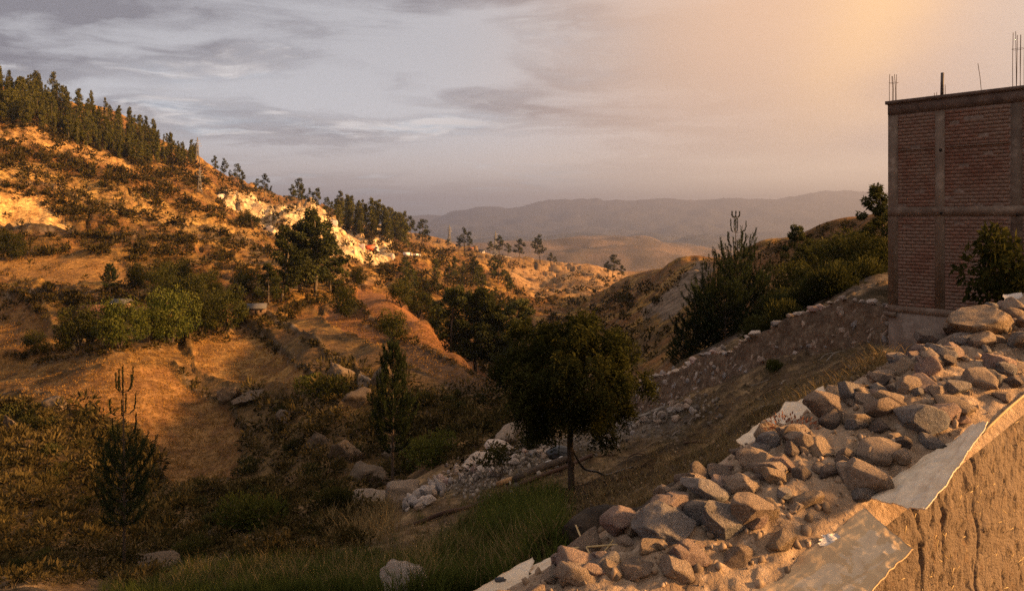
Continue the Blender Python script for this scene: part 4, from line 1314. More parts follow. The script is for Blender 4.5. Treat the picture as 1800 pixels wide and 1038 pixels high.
def round_meshes(seed, clumps=34, leaves=130, lsize=0.05, wide=0.55, matl=None, droop=0.3, base=0.1, aspect=0.4, cr_r=(0.12, 0.22), h=1.0):
    """broad crown (width about 2*wide, height 1) on a short forked trunk"""
    r = np.random.RandomState(seed)
    tb, cr = MB(), MB()
    forks = 4
    for k in range(forks):
        an = 2 * np.pi * k / forks + r.uniform(-.4, .4)
        pth = limb_path(r, (0, 0, -0.03), (math.cos(an) * 0.5, math.sin(an) * 0.5, 1.0), 0.62, 6, 0.5, 0.3)
        add_tube(tb, pth, np.linspace(0.026, 0.005, len(pth)), 6)
    for k in range(clumps):
        u = r.rand() ** 0.8; an = r.uniform(0, 2 * np.pi)
        zc = base + 0.12 + (0.84 - base - 0.1) * r.rand()
        prof = math.sin(math.pi * min(0.97, max(0.12, 0.16 + 0.80 * (zc - base) / (1 - base)))) ** 0.7
        rr_ = wide * prof * (0.35 + 0.62 * u) * 0.85
        c = np.array([math.cos(an) * rr_, math.sin(an) * rr_, zc])
        rad_ = r.uniform(*cr_r)
        P, d = clump(r, c, rad_, leaves, 0.85)
        dv = d * 0.5 + r.normal(size=d.shape) * 0.45 + np.array([0, 0, -droop * 2])
        v, fq_ = leaf_quads(r, P, dv, lsize * r.uniform(0.7, 1.4, leaves), lsize * aspect)
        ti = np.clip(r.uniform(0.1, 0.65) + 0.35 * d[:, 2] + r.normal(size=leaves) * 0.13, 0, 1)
        cr.add(v, fq_, np.repeat(ti, 4))
    return tb.mesh("trunk", M_BARK), cr.mesh("crown", matl or M_MOLLE)


def bush_mesh(seed, n=5, leaves=60, lsize=0.16, matl=None, spike=0.0):
    """scrub about 2 wide, 1 high, in several tufts"""
    r = np.random.RandomState(seed); cr = MB()
    for k in range(n):
        an = r.uniform(0, 2 * np.pi); q = r.uniform(0, 0.55)
        c = np.array([math.cos(an) * q, math.sin(an) * q, r.uniform(0.22, 0.5)])
        P, d = clump(r, c, r.uniform(0.28, 0.5), leaves, 0.85)
        dv = d + r.normal(size=d.shape) * 0.4 + np.array([0, 0, 0.5 + spike])
        v, fq_ = leaf_quads(r, P, dv, lsize * r.uniform(0.6, 1.4, leaves), lsize * 0.4)
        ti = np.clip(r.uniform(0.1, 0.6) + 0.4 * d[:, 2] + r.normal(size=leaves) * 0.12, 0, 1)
        v[:, 2] = np.maximum(v[:, 2], -0.08)
        cr.add(v, fq_, np.repeat(ti, 4))
    return cr.mesh("scrub", matl or M_BUSH)


def needles(r, mb, path, step, per, ln, wd, flare=0.55, tint=0.5):
    seg = np.linalg.norm(np.diff(path, axis=0), axis=1); L_ = seg.sum()
    ns_ = max(2, int(L_ / step)); s = np.concatenate([[0], np.cumsum(seg)])
    q = np.linspace(0, L_, ns_)
    P = np.stack([np.interp(q, s, path[:, k]) for k in range(3)], 1)
    tg = unit(np.gradient(P, axis=0))
    P = np.repeat(P, per, 0); tg = np.repeat(tg, per, 0)
    d = tg + flare * unit(np.cross(tg, r.normal(size=tg.shape))) * r.uniform(0.6, 1.2, (len(tg), 1))
    v, f = leaf_quads(r, P, d, ln * r.uniform(0.75, 1.2, len(P)), wd)
    mb.add(v, f, np.repeat(np.clip(tint + r.normal(size=len(P)) * 0.15, 0, 1), 4))


def pine_meshes(seed, H, cb, maxr, gap, nb=5, nlen=0.17, nw=0.022, twigs=3, per=7, step=0.055, sparse_top=0.0, trunk_r=0.12, profile=0.75, lift=30, cand=None):
    """young pine: whorled boughs sweeping out and turning up into candles"""
    r = np.random.RandomState(seed); tb, cr = MB(), MB()
    t = np.linspace(0, 1, 9)
    path = np.stack([0.06 * np.sin(t * 3 + seed) * t, 0.06 * np.cos(t * 2.6 + seed) * t, t * H], 1); path[0, 2] = -0.3
    add_tube(tb, path, np.linspace(trunk_r, 0.012, 9), 8)

    def tr(z):
        return np.array([np.interp(z, path[:, 2], path[:, 0]), np.interp(z, path[:, 2], path[:, 1]), z])
    needles(r, cr, np.array([tr(z) for z in np.linspace(H * 0.86, H, 6)]), step * 0.7, per + 2, nlen * 0.75, nw, 0.35, 0.5)
    z = cb * H
    while z < 0.97 * H:
        f = (z / H - cb) / (1 - cb)
        Rb = maxr * ((1 - f) ** profile) * min(1.0, 0.55 + 2.2 * f) + 0.10
        n = nb + r.randint(-1, 2)
        a0 = r.uniform(0, 6.28)
        if cand and z > cand[0] * H:
            # open whorl: short arms that turn straight up into candles
            n = 4 + r.randint(0, 2)
            for k in range(n):
                an = a0 + 2 * np.pi * k / n + r.uniform(-.35, .35); q0 = tr(z)
                fr_ = (z / H - cand[0]) / (1 - cand[0])
                reach = cand[1] * r.uniform(0.6, 1.15) * (1.05 - 0.55 * fr_); rise = min(cand[2] * r.uniform(0.6, 1.15), H * 1.0 - z)
                o_ = np.array([math.cos(an), math.sin(an), 0])
                p = np.array([q0, q0 + o_ * reach * 0.5 + (0, 0, rise * 0.06), q0 + o_ * reach * 0.85 + (0, 0, rise * 0.22), q0 + o_ * reach * 1.0 + (0, 0, rise * 0.55), q0 + o_ * reach * 1.03 + (0, 0, rise)])
                add_tube(tb, p, np.linspace(0.012, 0.005, 5), 4)
                needles(r, cr, p[1:], step * 0.6, per, nlen * 0.62, nw * 0.9, 0.42, r.uniform(0.2, 0.6))
            z += cand[3] * r.uniform(0.85, 1.2)
            continue
        for k in range(n):
            an = a0 + 2 * np.pi * k / n + r.uniform(-.3, .3); ln = Rb * r.uniform(0.65, 1.15)
            el = rad(r.uniform(5, 22) + lift * f); p = [tr(z + r.uniform(-0.06, 0.06) * gap)]
            for q in range(6):
                el2 = el + rad(12 + 62 * f * 0.6 + 22) * (q / 5) ** 2.0 * 1.1
                el2 = min(el2, rad(86))
                p.append(p[-1] + np.array([math.cos(an) * math.cos(el2), math.sin(an) * math.cos(el2), math.sin(el2)]) * ln / 6)
            p = np.array(p)
            add_tube(tb, p, np.linspace(0.022 * (1 - 0.6 * f) + 0.004, 0.004, len(p)), 4)
            ti = r.uniform(0.2, 0.75)
            needles(r, cr, p[2:], step, per, nlen, nw, 0.6, ti)
            for q in range(twigs if f < 0.5 or lift < 70 else 1):
                b0 = 2 + (q % 4); base_ = p[b0] * 0.5 + p[min(b0 + 1, 6)] * 0.5
                a2 = an + (1 if q % 2 else -1) * r.uniform(0.5, 1.0); l2 = ln * r.uniform(0.22, 0.42)
                tp = [base_]
                for w in range(4):
                    e3 = rad(15 + 16 * w + 25 * f); tp.append(tp[-1] + np.array([math.cos(a2) * math.cos(e3), math.sin(a2) * math.cos(e3), math.sin(e3)]) * l2 / 4)
                needles(r, cr, np.array(tp), step, per, nlen, nw, 0.6, np.clip(ti + r.uniform(-.15, .15), 0, 1))
        z += gap * r.uniform(0.85, 1.15) * (1 + sparse_top * f)
    return tb.mesh("trunk", M_BARK), cr.mesh("crown", M_PINE)


def plant(name, meshes, loc, label, cat, h, rz=None, group=None, sxy=1.0):
    t = thing(name, label, cat, loc, prn.uniform(0, 6.28) if rz is None else rz, (h * sxy, h * sxy, h), group)
    link("trunk", meshes[0], t); link("crown", meshes[1], t)
    return t


ORD = ["first", "second", "third", "fourth", "fifth", "sixth", "seventh", "eighth", "ninth", "tenth", "eleventh", "twelfth", "thirteenth", "fourteenth", "fifteenth", "sixteenth", "seventeenth", "eighteenth", "nineteenth", "twentieth", "twenty-first", "twenty-second", "twenty-third", "twenty-fourth", "twenty-fifth"]

EF = [euc_meshes(40 + i, 24, 55, 0.055, 0.11 + 0.025 * (i % 3), 0.08, M_EUCF) for i in range(6)]          # wood, far off
ES = [euc_meshes(60 + i, 16, 60, 0.055, 0.15 + 0.03 * (i % 2), 0.34, M_EUC) for i in range(6)]           # skyline
EM = [euc_meshes(80 + i, 36, 170, 0.036, 0.19, 0.17, M_EUC) for i in range(4)]                            # middle distance
RM = [round_meshes(90 + i, 40, 110, 0.055, 0.55, (M_GREEN, M_MOLLE)[i % 2]) for i in range(4)]
BV = [bush_mesh(120 + i, 5, 34, 0.22, (M_BUSH, M_BUSHD)[i % 2]) for i in range(6)]

# the wood that covers the top of the left hill
NW = 290
wpx = rng.uniform(-15, 345, NW)
sky_ = np.interp(wpx, [-20, 60, 150, 230, 300, 345], [160, 178, 208, 238, 268, 285]); low_ = np.interp(wpx, [-20, 60, 140, 230, 300, 345], [216, 228, 260, 287, 293, 293])
wpy = rng.uniform(sky_ - 8, low_)
WP = spots(wpx, wpy, 200)
hts = (24 + 30 * rng.rand(NW) ** 1.3) * np.interp(wpx, [0, 180, 260, 345], [1.05, 1.0, 0.85, 0.55])
big = set(np.argsort(-hts)[:128].tolist())
wood_t, wood_c = MB(), MB()


def mesh_arrays(me):
    n = len(me.vertices); v = np.zeros(n * 3, np.float32); me.vertices.foreach_get('co', v)
    f4 = np.array([p.vertices[:] for p in me.polygons if len(p.vertices) == 4]); ti = np.zeros(n, np.float32)
    me.attributes['tint'].data.foreach_get('value', ti)
    return v.reshape(-1, 3), f4, ti


EFA = []
for a, c in EF:
    v, f, ti = mesh_arrays(c)
    v = v.reshape(-1, 4, 3)[::2]; mid = v.mean(1, keepdims=True); v = (mid + (v - mid) * 1.4).reshape(-1, 3); ti = ti.reshape(-1, 4)[::2].ravel()
    EFA.append((mesh_arrays(a), (v, np.arange(len(v)).reshape(-1, 4), ti)))
for i in range(NW):
    x, y, z = WP[i]; hh = hts[i] / F * y; sx = rng.uniform(0.62, 0.95); k = i % 6
    if i in big:
        plant("eucalyptus", EF[k], (x, y, z), "tall eucalyptus in the dense wood covering the top left hillside", "tree", hh, group="eucalyptus wood on the top left hillside", sxy=sx)
        continue
    a = rng.uniform(0, 6.28); Rm = np.array([[math.cos(a), -math.sin(a), 0], [math.sin(a), math.cos(a), 0], [0, 0, 1]])
    for (v, f, ti), mbx in ((EFA[k][0], wood_t), (EFA[k][1], wood_c)):
        mbx.add((v * (hh * sx, hh * sx, hh)) @ Rm.T + (x, y, z), f, ti)
wd_ = thing("woodland", "lower eucalyptus filling the wood on the top left hillside", "trees"); wd_['kind'] = 'stuff'
link("trunk", wood_t.mesh("trunk", M_BARKP), wd_); link("crown", wood_c.mesh("crown", M_EUCF), wd_)
# scattered along the skyline to the right of the pylon
SKYT = [(379,306,26),(393,312,26),(404,314,13),(418,326,30),(426,330,22),(452,344,24),(464,347,32),(475,354,22),(490,358,11),(503,362,11),(514,364,30),(524,363,38),(531,364,30),(546,373,26),(558,375,34),(575,384,28),(584,385,24)]
for i, (px, py, h) in enumerate(SKYT):
    x, y, z = spot(px, py + 3, 300)
    plant("eucalyptus", ES[i % 6], (x, y, z), f"{ORD[i]} thin eucalyptus along the skyline right of the pylon", "tree", h / F * y * 1.35, group="thin skyline eucalyptus")
# the second wood, on the ridge
for i in range(56):
    px = rng.uniform(588, 716); py = np.interp(px, [588, 650, 716], [388, 408, 424]) + rng.uniform(-8, 14)
    x, y, z = spot(px, py, 400)
    plant("eucalyptus", EF[i % 6], (x, y, z), "eucalyptus in the small wood on the ridge before the far mountains", "tree", rng.uniform(32, 52) / F * y, group="eucalyptus wood on the ridge", sxy=rng.uniform(0.75, 1.05))
RID = [(722,418,32),(742,432,38),(750,434,22),(788,438,14),(806,441,18),(818,443,32),(826,443,20),(862,449,20),(878,450,30),(893,452,20),(912,458,32),(948,463,40),(968,468,18),(975,470,12),(1068,490,22),(1077,492,34),(1092,493,22)]
for i, (px, py, h) in enumerate(RID):
    x, y, z = spot(px, py, 500)
    plant("eucalyptus", ES[(i + 2) % 6], (x, y, z), f"{ORD[i]} lone eucalyptus on the descending ridge after the small wood", "tree", h / F * y * 1.2, group="lone ridge eucalyptus", sxy=1.35)
# eucalyptus group in the middle of the hillside
MID = [(500,530,132,"tall eucalyptus at the left of the dark clump under the pale cliffs"),(528,515,120,"eucalyptus at the middle of the dark clump under the pale cliffs"),(556,522,150,"tallest eucalyptus of the dark clump under the pale cliffs"),(578,515,100,"eucalyptus at the right edge of the dark clump under the pale cliffs"),(472,535,72,"shorter eucalyptus left of the dark clump by the track"),(548,480,95,"eucalyptus standing behind the dark clump against the cliff foot")]
for i, (px, py, h, lab) in enumerate(MID):
    x, y, z = spot(px, py, 150)
    plant("eucalyptus", EM[i % 4], (x, y, z), lab, "tree", h / F * y, sxy=1.25)
# trees in the shaded bottom beyond the red spur
LOW = [(795,655,112,"leftmost dark eucalyptus rising behind the red spur"),(838,668,130,"tallest dark eucalyptus behind the red spur with a pale trunk"),(872,672,105,"dark eucalyptus behind the red spur near the round pepper tree"),(815,650,70,"low dark eucalyptus between the taller ones behind the red spur"),(905,668,110,"dark eucalyptus half hidden by the round pepper tree")]
for i, (px, py, h, lab) in enumerate(LOW):
    x, y, z = spot(px, py, 122)
    y2 = 150.0; x2 = (px - 900) / F * y2; z2 = ground(x2, y2)
    plant("eucalyptus", EM[(i + 1) % 4], (x2, y2, z2), lab, "tree", max(h + (HZ - F * z2 / y2 * -1 - py) * -1, h * 0.9) / F * y2 if False else h * 1.15 / F * y2, sxy=1.35)
# small trees down the valley
for i in range(70):
    px = rng.uniform(700, 905); py = rng.uniform(478, 600)
    if py > np.interp(px, [700, 740, 800, 905], [525, 560, 600, 620]):
        continue
    x, y, z = spot(px, py, 190)
    plant("eucalyptus", ES[i % 6] if i % 3 else EF[i % 6], (x, y, z), "small eucalyptus scattered on the hazy slope of the middle valley", "tree", rng.uniform(16, 42) / F * y, group="scattered trees in the middle valley", sxy=rng.uniform(0.9, 1.5))
# bushy trees round the farm houses
FARM = [(138,618,76,'pale pepper tree left of the red-roofed house',1),(212,614,92,'big green tree before the red-roofed house',0),(262,606,66,'low green tree between the two big round ones',0),(300,602,92,'big round green tree right of the red-roofed house',0),(352,592,74,'dark bushy tree at the bend of the track',1),(398,582,84,'dark tree at the right end of the farm trees',1),(330,556,70,'bushy tree behind the round green one',1),(60,626,44,'low shrub-like tree at the left edge of the golden strip',1),(20,458,54,'dark tree at the left picture edge beside the quarry field',1),(432,524,40,'dark round tree right of the farm by the track',1),(608,560,58,'small tree standing alone on the orange slope',1),(690,602,60,'flat-topped umbrella-like tree on the red spur',1),(628,502,34,'low tree under the cliffs right of the eucalyptus clump',1),(736,560,54,'pale tree at the upper edge of the red spur',1),(768,575,44,'grey-green tree on the far side of the red spur',1),(705,540,46,'grey-green tree above the red spur',1),(238,505,46,'small tree at the right end of the upper field',1),(285,528,66,'dark tree above the farm with upright twigs',1),(310,520,60,'second upright dark tree above the farm',1),(365,530,56,'tree behind the farm at the track side',1),(430,398,30,'dark tree at the foot of the pale cliffs',1),(445,404,26,'low dark tree beside the pale cliffs',1)]
for i, (px, py, h, lab, kk_) in enumerate(FARM):
    x, y, z = spot(px, py, 60)
    plant("pepper_tree", RM[(i % 2) * 2 + (1 if kk_ else 0)], (x, y, z), lab, "tree", h / F * y * (1.0 if i % 3 else 1.1), sxy=0.86)
# the layered dark conifer on the upper field
x, y, z = spot(193, 520, 150)
pm = pine_meshes(5, 8.0, 0.28, 2.9, 0.95, 8, 0.5, 0.14, 4, 5, 0.20, 0, 0.14)
plant("conifer", pm, (x, y, z), "dark tiered conifer standing alone on the upper field", "tree", 56 / F * y / 8.0)

# ---- the near trees
x, y, z = spot(690, 884)
plant("pine", pine_meshes(21, 1.0 * 9.4, 0.33, 2.35, 0.42, 6, 0.24, 0.034, 6, 6, 0.07, 0.2, 0.14, 0.5, 25), (x, y, z), "tall dark pine on a bare stem above the slab boulder", "tree", 275 / F * y / 9.4, sxy=0.8)
x, y, z = spot(218, 1000)
plant("pine", pine_meshes(27, 7.2, 0.22, 1.55, 0.42, 5, 0.18, 0.028, 4, 7, 0.065, 0.0, 0.07, 0.3, 55, (0.52, 0.62, 0.75, 0.72)), (x, y, z), "young pine with candle-like shoots at the lower left", "tree", 352 / F * y / 7.2, sxy=0.85)
x, y, z = spot(1005, 866)
PT = (x, y, z)


def pepper_big(seed):
    """single straight stem, hanging sprays on a globe of limbs; unit = metre"""
    r = np.random.RandomState(seed); tb, cr = MB(), MB(); k = y / F
    H = 330 * k; cz = 208 * k; RX = 136 * k; RZ = 118 * k
    stem = np.array([(0, 0, -0.25), (-0.02, 0, 0.5), (-0.03, 0.02, 1.0), (-0.02, 0, cz * 0.8), (0, 0, cz)])
    add_tube(tb, stem, [0.075, 0.066, 0.062, 0.05, 0.035], 9)
    for q in range(13):
        an = r.uniform(0, 6.28); z0 = r.uniform(0.42, 0.95) * cz
        pth = limb_path(r, (0, 0, z0), (math.cos(an), math.sin(an), r.uniform(0.3, 1.2)), RX * r.uniform(0.7, 0.95), 6, 0.6, 0.2)
        add_tube(tb, pth, np.linspace(0.035, 0.007, 7), 5)
    for q in range(104):                        # leaf masses with gaps between them
        d = unit(r.normal(size=3)); rr_ = r.uniform(0.25, 1.0) ** 0.5
        c0 = np.array([d[0] * RX, d[1] * RX, d[2] * RZ]) * rr_ * r.uniform(0.78, 1.0) + (0, 0, cz)
        tn = r.uniform(0.0, 0.62); rl = r.uniform(0.22, 0.42)
        for w in range(58):                    # hanging sprays
            e = unit(r.normal(size=3)); p0 = c0 + e * rl * r.uniform(0.3, 1.0); ln = r.uniform(0.16, 0.40); n_ = 12
            t = np.linspace(0, 1, n_); dr = unit(np.array([d[0] * 0.5 + r.normal() * 0.3, d[1] * 0.5 + r.normal() * 0.3, 0.25]))
            P = p0 + dr * (t * ln * 0.55)[:, None] + np.array([0, 0, -1.0]) * (t ** 2 * ln * 0.85)[:, None]
            sg = np.where(np.arange(n_) % 2, 1, -1)[:, None]
            dv = unit(np.cross(np.gradient(P, axis=0), r.normal(size=3))) * sg + np.array([0, 0, -0.7])
            v, f = leaf_quads(r, P, dv, 0.085 * r.uniform(0.7, 1.3, n_), 0.028)
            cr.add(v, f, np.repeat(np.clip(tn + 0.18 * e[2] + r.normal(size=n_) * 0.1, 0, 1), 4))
    return tb.mesh("trunk", M_BARK), cr.mesh("crown", M_MOLLE)


plant("pepper_tree", pepper_big(33), (x, y, z), "large round drooping pepper tree on a thin straight trunk at the picture centre", "tree", 1.0, rz=0.3)
# many-stemmed candle pine beyond the retaining wall
CP = ((1258, 205, 50.0, 1.2, "broad dark pine with many upright candles behind the retaining wall"), (1292, 250, 51.5, 0.85, "taller pine with the highest bare candle behind the retaining wall"), (1222, 150, 49.0, 1.15, "lower pine at the left of the candle pines"), (1326, 176, 52.5, 1.0, "dark young pine at the right of the candle pines"), (1200, 96, 48.5, 1.3, "lowest spreading pine at the far left of the candle pines"), (1275, 178, 48.0, 1.0, "pine standing in front of the tallest candle pine"), (1240, 190, 53.0, 0.8, "slim pine between the left pines with a pointed leader"))
for i, (px, h, dd, sx, lab) in enumerate(CP):
    x2 = (px - 900) / F * dd; z2 = ground(x2, dd)
    hm = 7.5
    plant("pine", pine_meshes(50 + i, hm, 0.03, 3.0, 0.46, 6, 0.24, 0.040, 4, 6, 0.085, 0.2, 0.08, 0.55, 45, (0.56, 0.95, 0.95, 0.85)), (x2, dd, z2 - 0.2), lab, "tree", h * (0.86 if i == 1 else 0.80) / F * dd / hm, sxy=sx)
# trees and shrubs between the pines and the house
RT = [(1405, 62.0, 118, EM[1], "eucalyptus sapling with a two-part crown right of the pines", "eucalyptus", 0.95), (1392, 55.0, 92, RM[1], "dark bush-like tree under the eucalyptus sapling", "pepper_tree", 0.9), (1462, 70.0, 86, RM[3], "dark rounded tree on the right slope near the golden gap", "pepper_tree", 1.1), (1438, 84.0, 60, RM[1], "thin-topped tree on the right slope skyline", "pepper_tree", 0.9), (1500, 58.0, 96, RM[3], "dark tree left of the house beyond the stones", "pepper_tree", 0.95), (1552, 44.0, 170, EM[2], "leafy tree touching the corner of the brick house", "eucalyptus", 1.1), (1530, 40.0, 90, RM[1], "low leafy tree at the foot of the house corner", "pepper_tree", 1.0)]
for i, (px, dd, h, ms, lab, nm_, sx) in enumerate(RT):
    x2 = (px - 900) / F * dd; z2 = ground(x2, dd)
    plant(nm_, ms, (x2, dd, z2 - 0.1), lab, "tree", h / F * dd, sxy=sx)
# small tree by the house wall
dd = 13.0; px = 1796; x2 = (px - 900) / F * dd; z2 = ground(x2, dd)
st_ = round_meshes(77, 30, 80, 0.075, 0.60, M_MOLLE, 0.1, 0.28, 0.45, (0.12, 0.2))
plant("small_tree", st_, (x2, dd, z2 - 0.05), "small dark-leaved tree in front of the brick house", "tree", (HZ - 395 - F * z2 / dd + 0) * 0 + max(1.6, (-z2 + (HZ - 380) / F * dd)) * 1.0, sxy=0.72)

# ------------------------------------------------------------------ scrub
GOODP = []


def scrub_spots(n, box, test, dmin):
    px = rng.uniform(box[0], box[2], n * 6); py = rng.uniform(box[1], box[3], n * 6)
    ok = np.nonzero(test(px, py))[0][:n]
    px, py = px[ok], py[ok]
    P = spots(px, py, dmin)
    P[:, :2] *= 1 + rng.uniform(-0.004, 0.004, (len(P), 1)); P[:, 2] = ground(P[:, 0], P[:, 1])
    return [(a, c, *p) for a, c, p in zip(px, py, P)]


FIELDS = [ZONES[q][0] for q in ('field_upper', 'field_big', 'field_gold', 'field_red', 'quarry', 'slope_left', 'field_edge')]


def hill_ok(px, py):
    sk = np.interp(px, [0, 60, 150, 230, 300, 345, 450, 520, 600, 700, 760, 860, 950, 1060, 1110], [172, 185, 215, 245, 272, 290, 336, 366, 392, 420, 434, 448, 464, 478, 494])
    low = np.interp(px, [0, 430, 560, 640, 740, 880, 1110], [640, 600, 540, 505, 560, 690, 560])
    nn = fbm(px / 38.0, py / 26.0, 4)
    pr = 0.38 + 2.4 * nn + 0.35 * (py < 330)
    for zz in ('band_gold', 'gold_mid', 'band_top'):
        pr = np.where(inpoly(px, py, ZONES[zz][0]), 0.14 + 0.5 * np.maximum(0, nn), pr)
    pr = np.where(inpoly(px, py, ZONES['spur'][0]), 0.10, pr)
    pr = np.where(inpoly(px, py, ZONES['cliff'][0]), 0.10, pr)
    for p in FIELDS:
        pr = np.where(inpoly(px, py, p), 0.03, pr)
    return (py > sk + 2) & (py < low) & (rng.rand(len(px)) < pr)


bl_x, bl_y = [], []
for ln_, d0, d1, hw in BANKS:
    q = np.array(ln_, float); t_ = np.sort(rng.rand(int(np.abs(np.diff(q, axis=0)).sum() / 4.5))); kx = np.linspace(0, 1, len(q))
    bl_x += list(np.interp(t_, kx, q[:, 0]) + rng.normal(size=len(t_)) * 3); bl_y += list(np.interp(t_, kx, q[:, 1]) + rng.normal(size=len(t_)) * hw * 0.6)
BP = spots(bl_x, bl_y, 75)
sp = [(a, c, *p) for a, c, p in zip(bl_x, bl_y, BP)] + scrub_spots(8800, (0, 170, 1110, 690), hill_ok, 90)
szs = []
for px, py, x, y, z in sp:
    w = (2.2 + 7.5 * rng.rand() ** 2.6) / F * min(y, 520) * (0.8 + 0.2 * min(1.0, y / 300))
    szs.append(w)
order = np.argsort([-w / q[3] for w, q in zip(szs, sp)])
bushy = set(order[:120].tolist())
mbs = MB()
lite = []
for s_ in range(5):
    r = np.random.RandomState(200 + s_); P, d = clump(r, np.array([0, 0, 0.4]), 0.75, 18, 0.8)
    P2, d2 = clump(r, np.array([0.3, 0.2, 0.35]), 0.5, 9, 0.8); P = np.concatenate([P, P2]); d = np.concatenate([d, d2])
    v, f = leaf_quads(r, P, d + r.normal(size=d.shape) * 0.4 + (0, 0, 0.5), 0.68 * r.uniform(0.6, 1.3, len(P)), 0.38)
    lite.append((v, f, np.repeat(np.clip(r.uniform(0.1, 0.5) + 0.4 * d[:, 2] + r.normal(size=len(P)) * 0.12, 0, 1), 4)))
for i, (px, py, x, y, z) in enumerate(sp):
    w = szs[i]
    if i in bushy:
        zone = "golden hillside above the farm" if px < 480 and py < 470 else ("slope round the farm houses" if px < 480 else ("slope of the middle valley" if px > 640 else "slope below the pale cliffs"))
        o_ = link("shrub", BV[i % 6], None, (x, y, z - 0.03 * w), (0, 0, rng.uniform(0, 6.28)), (w, w, w * rng.uniform(0.8, 1.3)))
        tag(o_, f"dark dry shrub on the {zone}", "shrub", f"shrubs on the {zone}")
    else:
        v, f, ti = lite[i % 5]; a = rng.uniform(0, 6.28); ca, sa_ = math.cos(a), math.sin(a); sc_ = np.array([w, w, w * rng.uniform(0.7, 1.25)])
        q = v * sc_; q = np.stack([q[:, 0] * ca - q[:, 1] * sa_, q[:, 0] * sa_ + q[:, 1] * ca, q[:, 2]], 1) + (x, y, z)
        mbs.add(q, f, np.clip(ti * rng.uniform(0.3, 1.5), 0, 1))
tag(link("scrubland", mbs.mesh("scrubland", M_BUSH)), "dry scrub dotting the far hillsides", "scrub", kind='stuff')

# right-hand hill: heath
sp = scrub_spots(700, (1060, 395, 1560, 640), lambda px, py: (py > np.interp(px, [1060, 1110, 1220, 1320, 1440, 1560], [560, 503, 468, 442, 406, 380]) + 2) & (py < np.interp(px, [1060, 1135, 1340, 1560], [640, 660, 600, 520])) & ~inpoly(px, py, ZONES['scree'][0]) & (rng.rand(len(px)) < 0.5 + fbm(px / 30, py / 12, 3)), 52)
mbs = MB()
for i, (px, py, x, y, z) in enumerate(sp):
    w = rng.uniform(3, 9) / F * min(y, 260); v, f, ti = lite[i % 5]; a = rng.uniform(0, 6.28); ca, sa_ = math.cos(a), math.sin(a)
    q = v * (w, w, w * rng.uniform(0.6, 1.1)); q = np.stack([q[:, 0] * ca - q[:, 1] * sa_, q[:, 0] * sa_ + q[:, 1] * ca, q[:, 2]], 1) + (x, y, z)
    mbs.add(q, f, np.clip(ti * rng.uniform(0.4, 1.5), 0, 1))
tag(link("heath", mbs.mesh("heath", M_BUSH)), "low heath on the slope at the right of the valley", "scrub", kind='stuff')

# thicket between the pines and the house
TH = [bush_mesh(380 + i, 9, 200, 0.11, (M_MOLLE, M_EUC)[i % 2], 0.1) for i in range(4)]
for i in range(58):
    px = rng.uniform(1325, 1560); dd = rng.uniform(34, 62)
    x2 = (px - 900) / F * dd; s_off = (np.array([x2, dd]) - WA) @ wn
    if s_off < 1.6:
        continue
    w = rng.uniform(0.9, 1.9)
    o_ = link("shrub", TH[i % 4], None, (x2, dd, ground(x2, dd) - 0.1), (0, 0, rng.uniform(0, 6.28)), (w, w, w * rng.uniform(0.8, 1.3)))
    tag(o_, "dark green shrub in the thicket between the candle pines and the brick house", "shrub", "shrubs in the thicket left of the house")

# dark growth in the bottom and on the near bank
def nofield(p, q):
    m = np.ones(len(p), bool)
    for zz in ('field_big', 'field_gold', 'field_red'):
        m &= ~inpoly(p, q, ZONES[zz][0])
    return m


NB = [bush_mesh(300 + i, 7, 120, 0.13, M_BUSHD if i % 3 else M_BUSH, 0.2) for i in range(6)]
BOT = [(-40, 700, 290, 1010, 62), (290, 850, 640, 965, 46), (420, 650, 720, 860, 34), (690, 700, 890, 800, 26)]
names_ = ["dark bank at the lower left", "dark hollow below the brown field", "rocky gully side left of the tall pine", "shaded gully behind the tall pine"]
for (a0, b0, a1, b1, n), nm2 in zip(BOT, names_):
    for px, py, x, y, z in scrub_spots(n, (a0, b0, a1, b1), nofield, 14):
        if y < 14:
            continue
        w = rng.uniform(14, 34) / F * y
        o_ = link("shrub", NB[rng.randint(6)], None, (x, y, z - 0.08 * w), (0, 0, rng.uniform(0, 6.28)), (w, w, w * rng.uniform(0.7, 1.2)))
        tag(o_, f"dark shrub on the {nm2}" if nm2.startswith('dark bank') or nm2.startswith('rocky') else f"dark shrub in the {nm2}", "shrub", f"shrubs of the {nm2}")
# undergrowth that closes the gaps between them
mbs = MB(); fine = []
for s_ in range(6):
    r = np.random.RandomState(240 + s_); P, d = clump(r, np.array([0, 0, 0.4]), 0.8, 46, 0.7)
    v, f = leaf_quads(r, P, d + r.normal(size=d.shape) * 0.5 + (0, 0, 0.7), 0.40 * r.uniform(0.6, 1.4, len(P)), 0.15)
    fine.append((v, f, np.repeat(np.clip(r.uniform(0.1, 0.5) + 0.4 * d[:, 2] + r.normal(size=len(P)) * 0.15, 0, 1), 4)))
for (a0, b0, a1, b1, n) in ((-40, 715, 290, 1030, 1200), (270, 850, 660, 985, 700), (430, 640, 720, 870, 330), (690, 690, 900, 830, 380)):
    for i, (px, py, x, y, z) in enumerate(scrub_spots(n, (a0, b0, a1, b1), lambda p, q: nofield(p, q) & (rng.rand(len(p)) < 0.65 + fbm(p / 40, q / 30, 3)), 14)):
        w = (6 + 22 * rng.rand() ** 1.6) / F * y; v, f, ti = fine[i % 6]; a = rng.uniform(0, 6.28); ca, sa_ = math.cos(a), math.sin(a)
        q = v * (w, w, w * rng.uniform(0.6, 1.2)); q = np.stack([q[:, 0] * ca - q[:, 1] * sa_, q[:, 0] * sa_ + q[:, 1] * ca, q[:, 2]], 1) + (x, y, z)
        mbs.add(q, f, np.clip(ti * rng.uniform(0.3, 1.8), 0, 1))
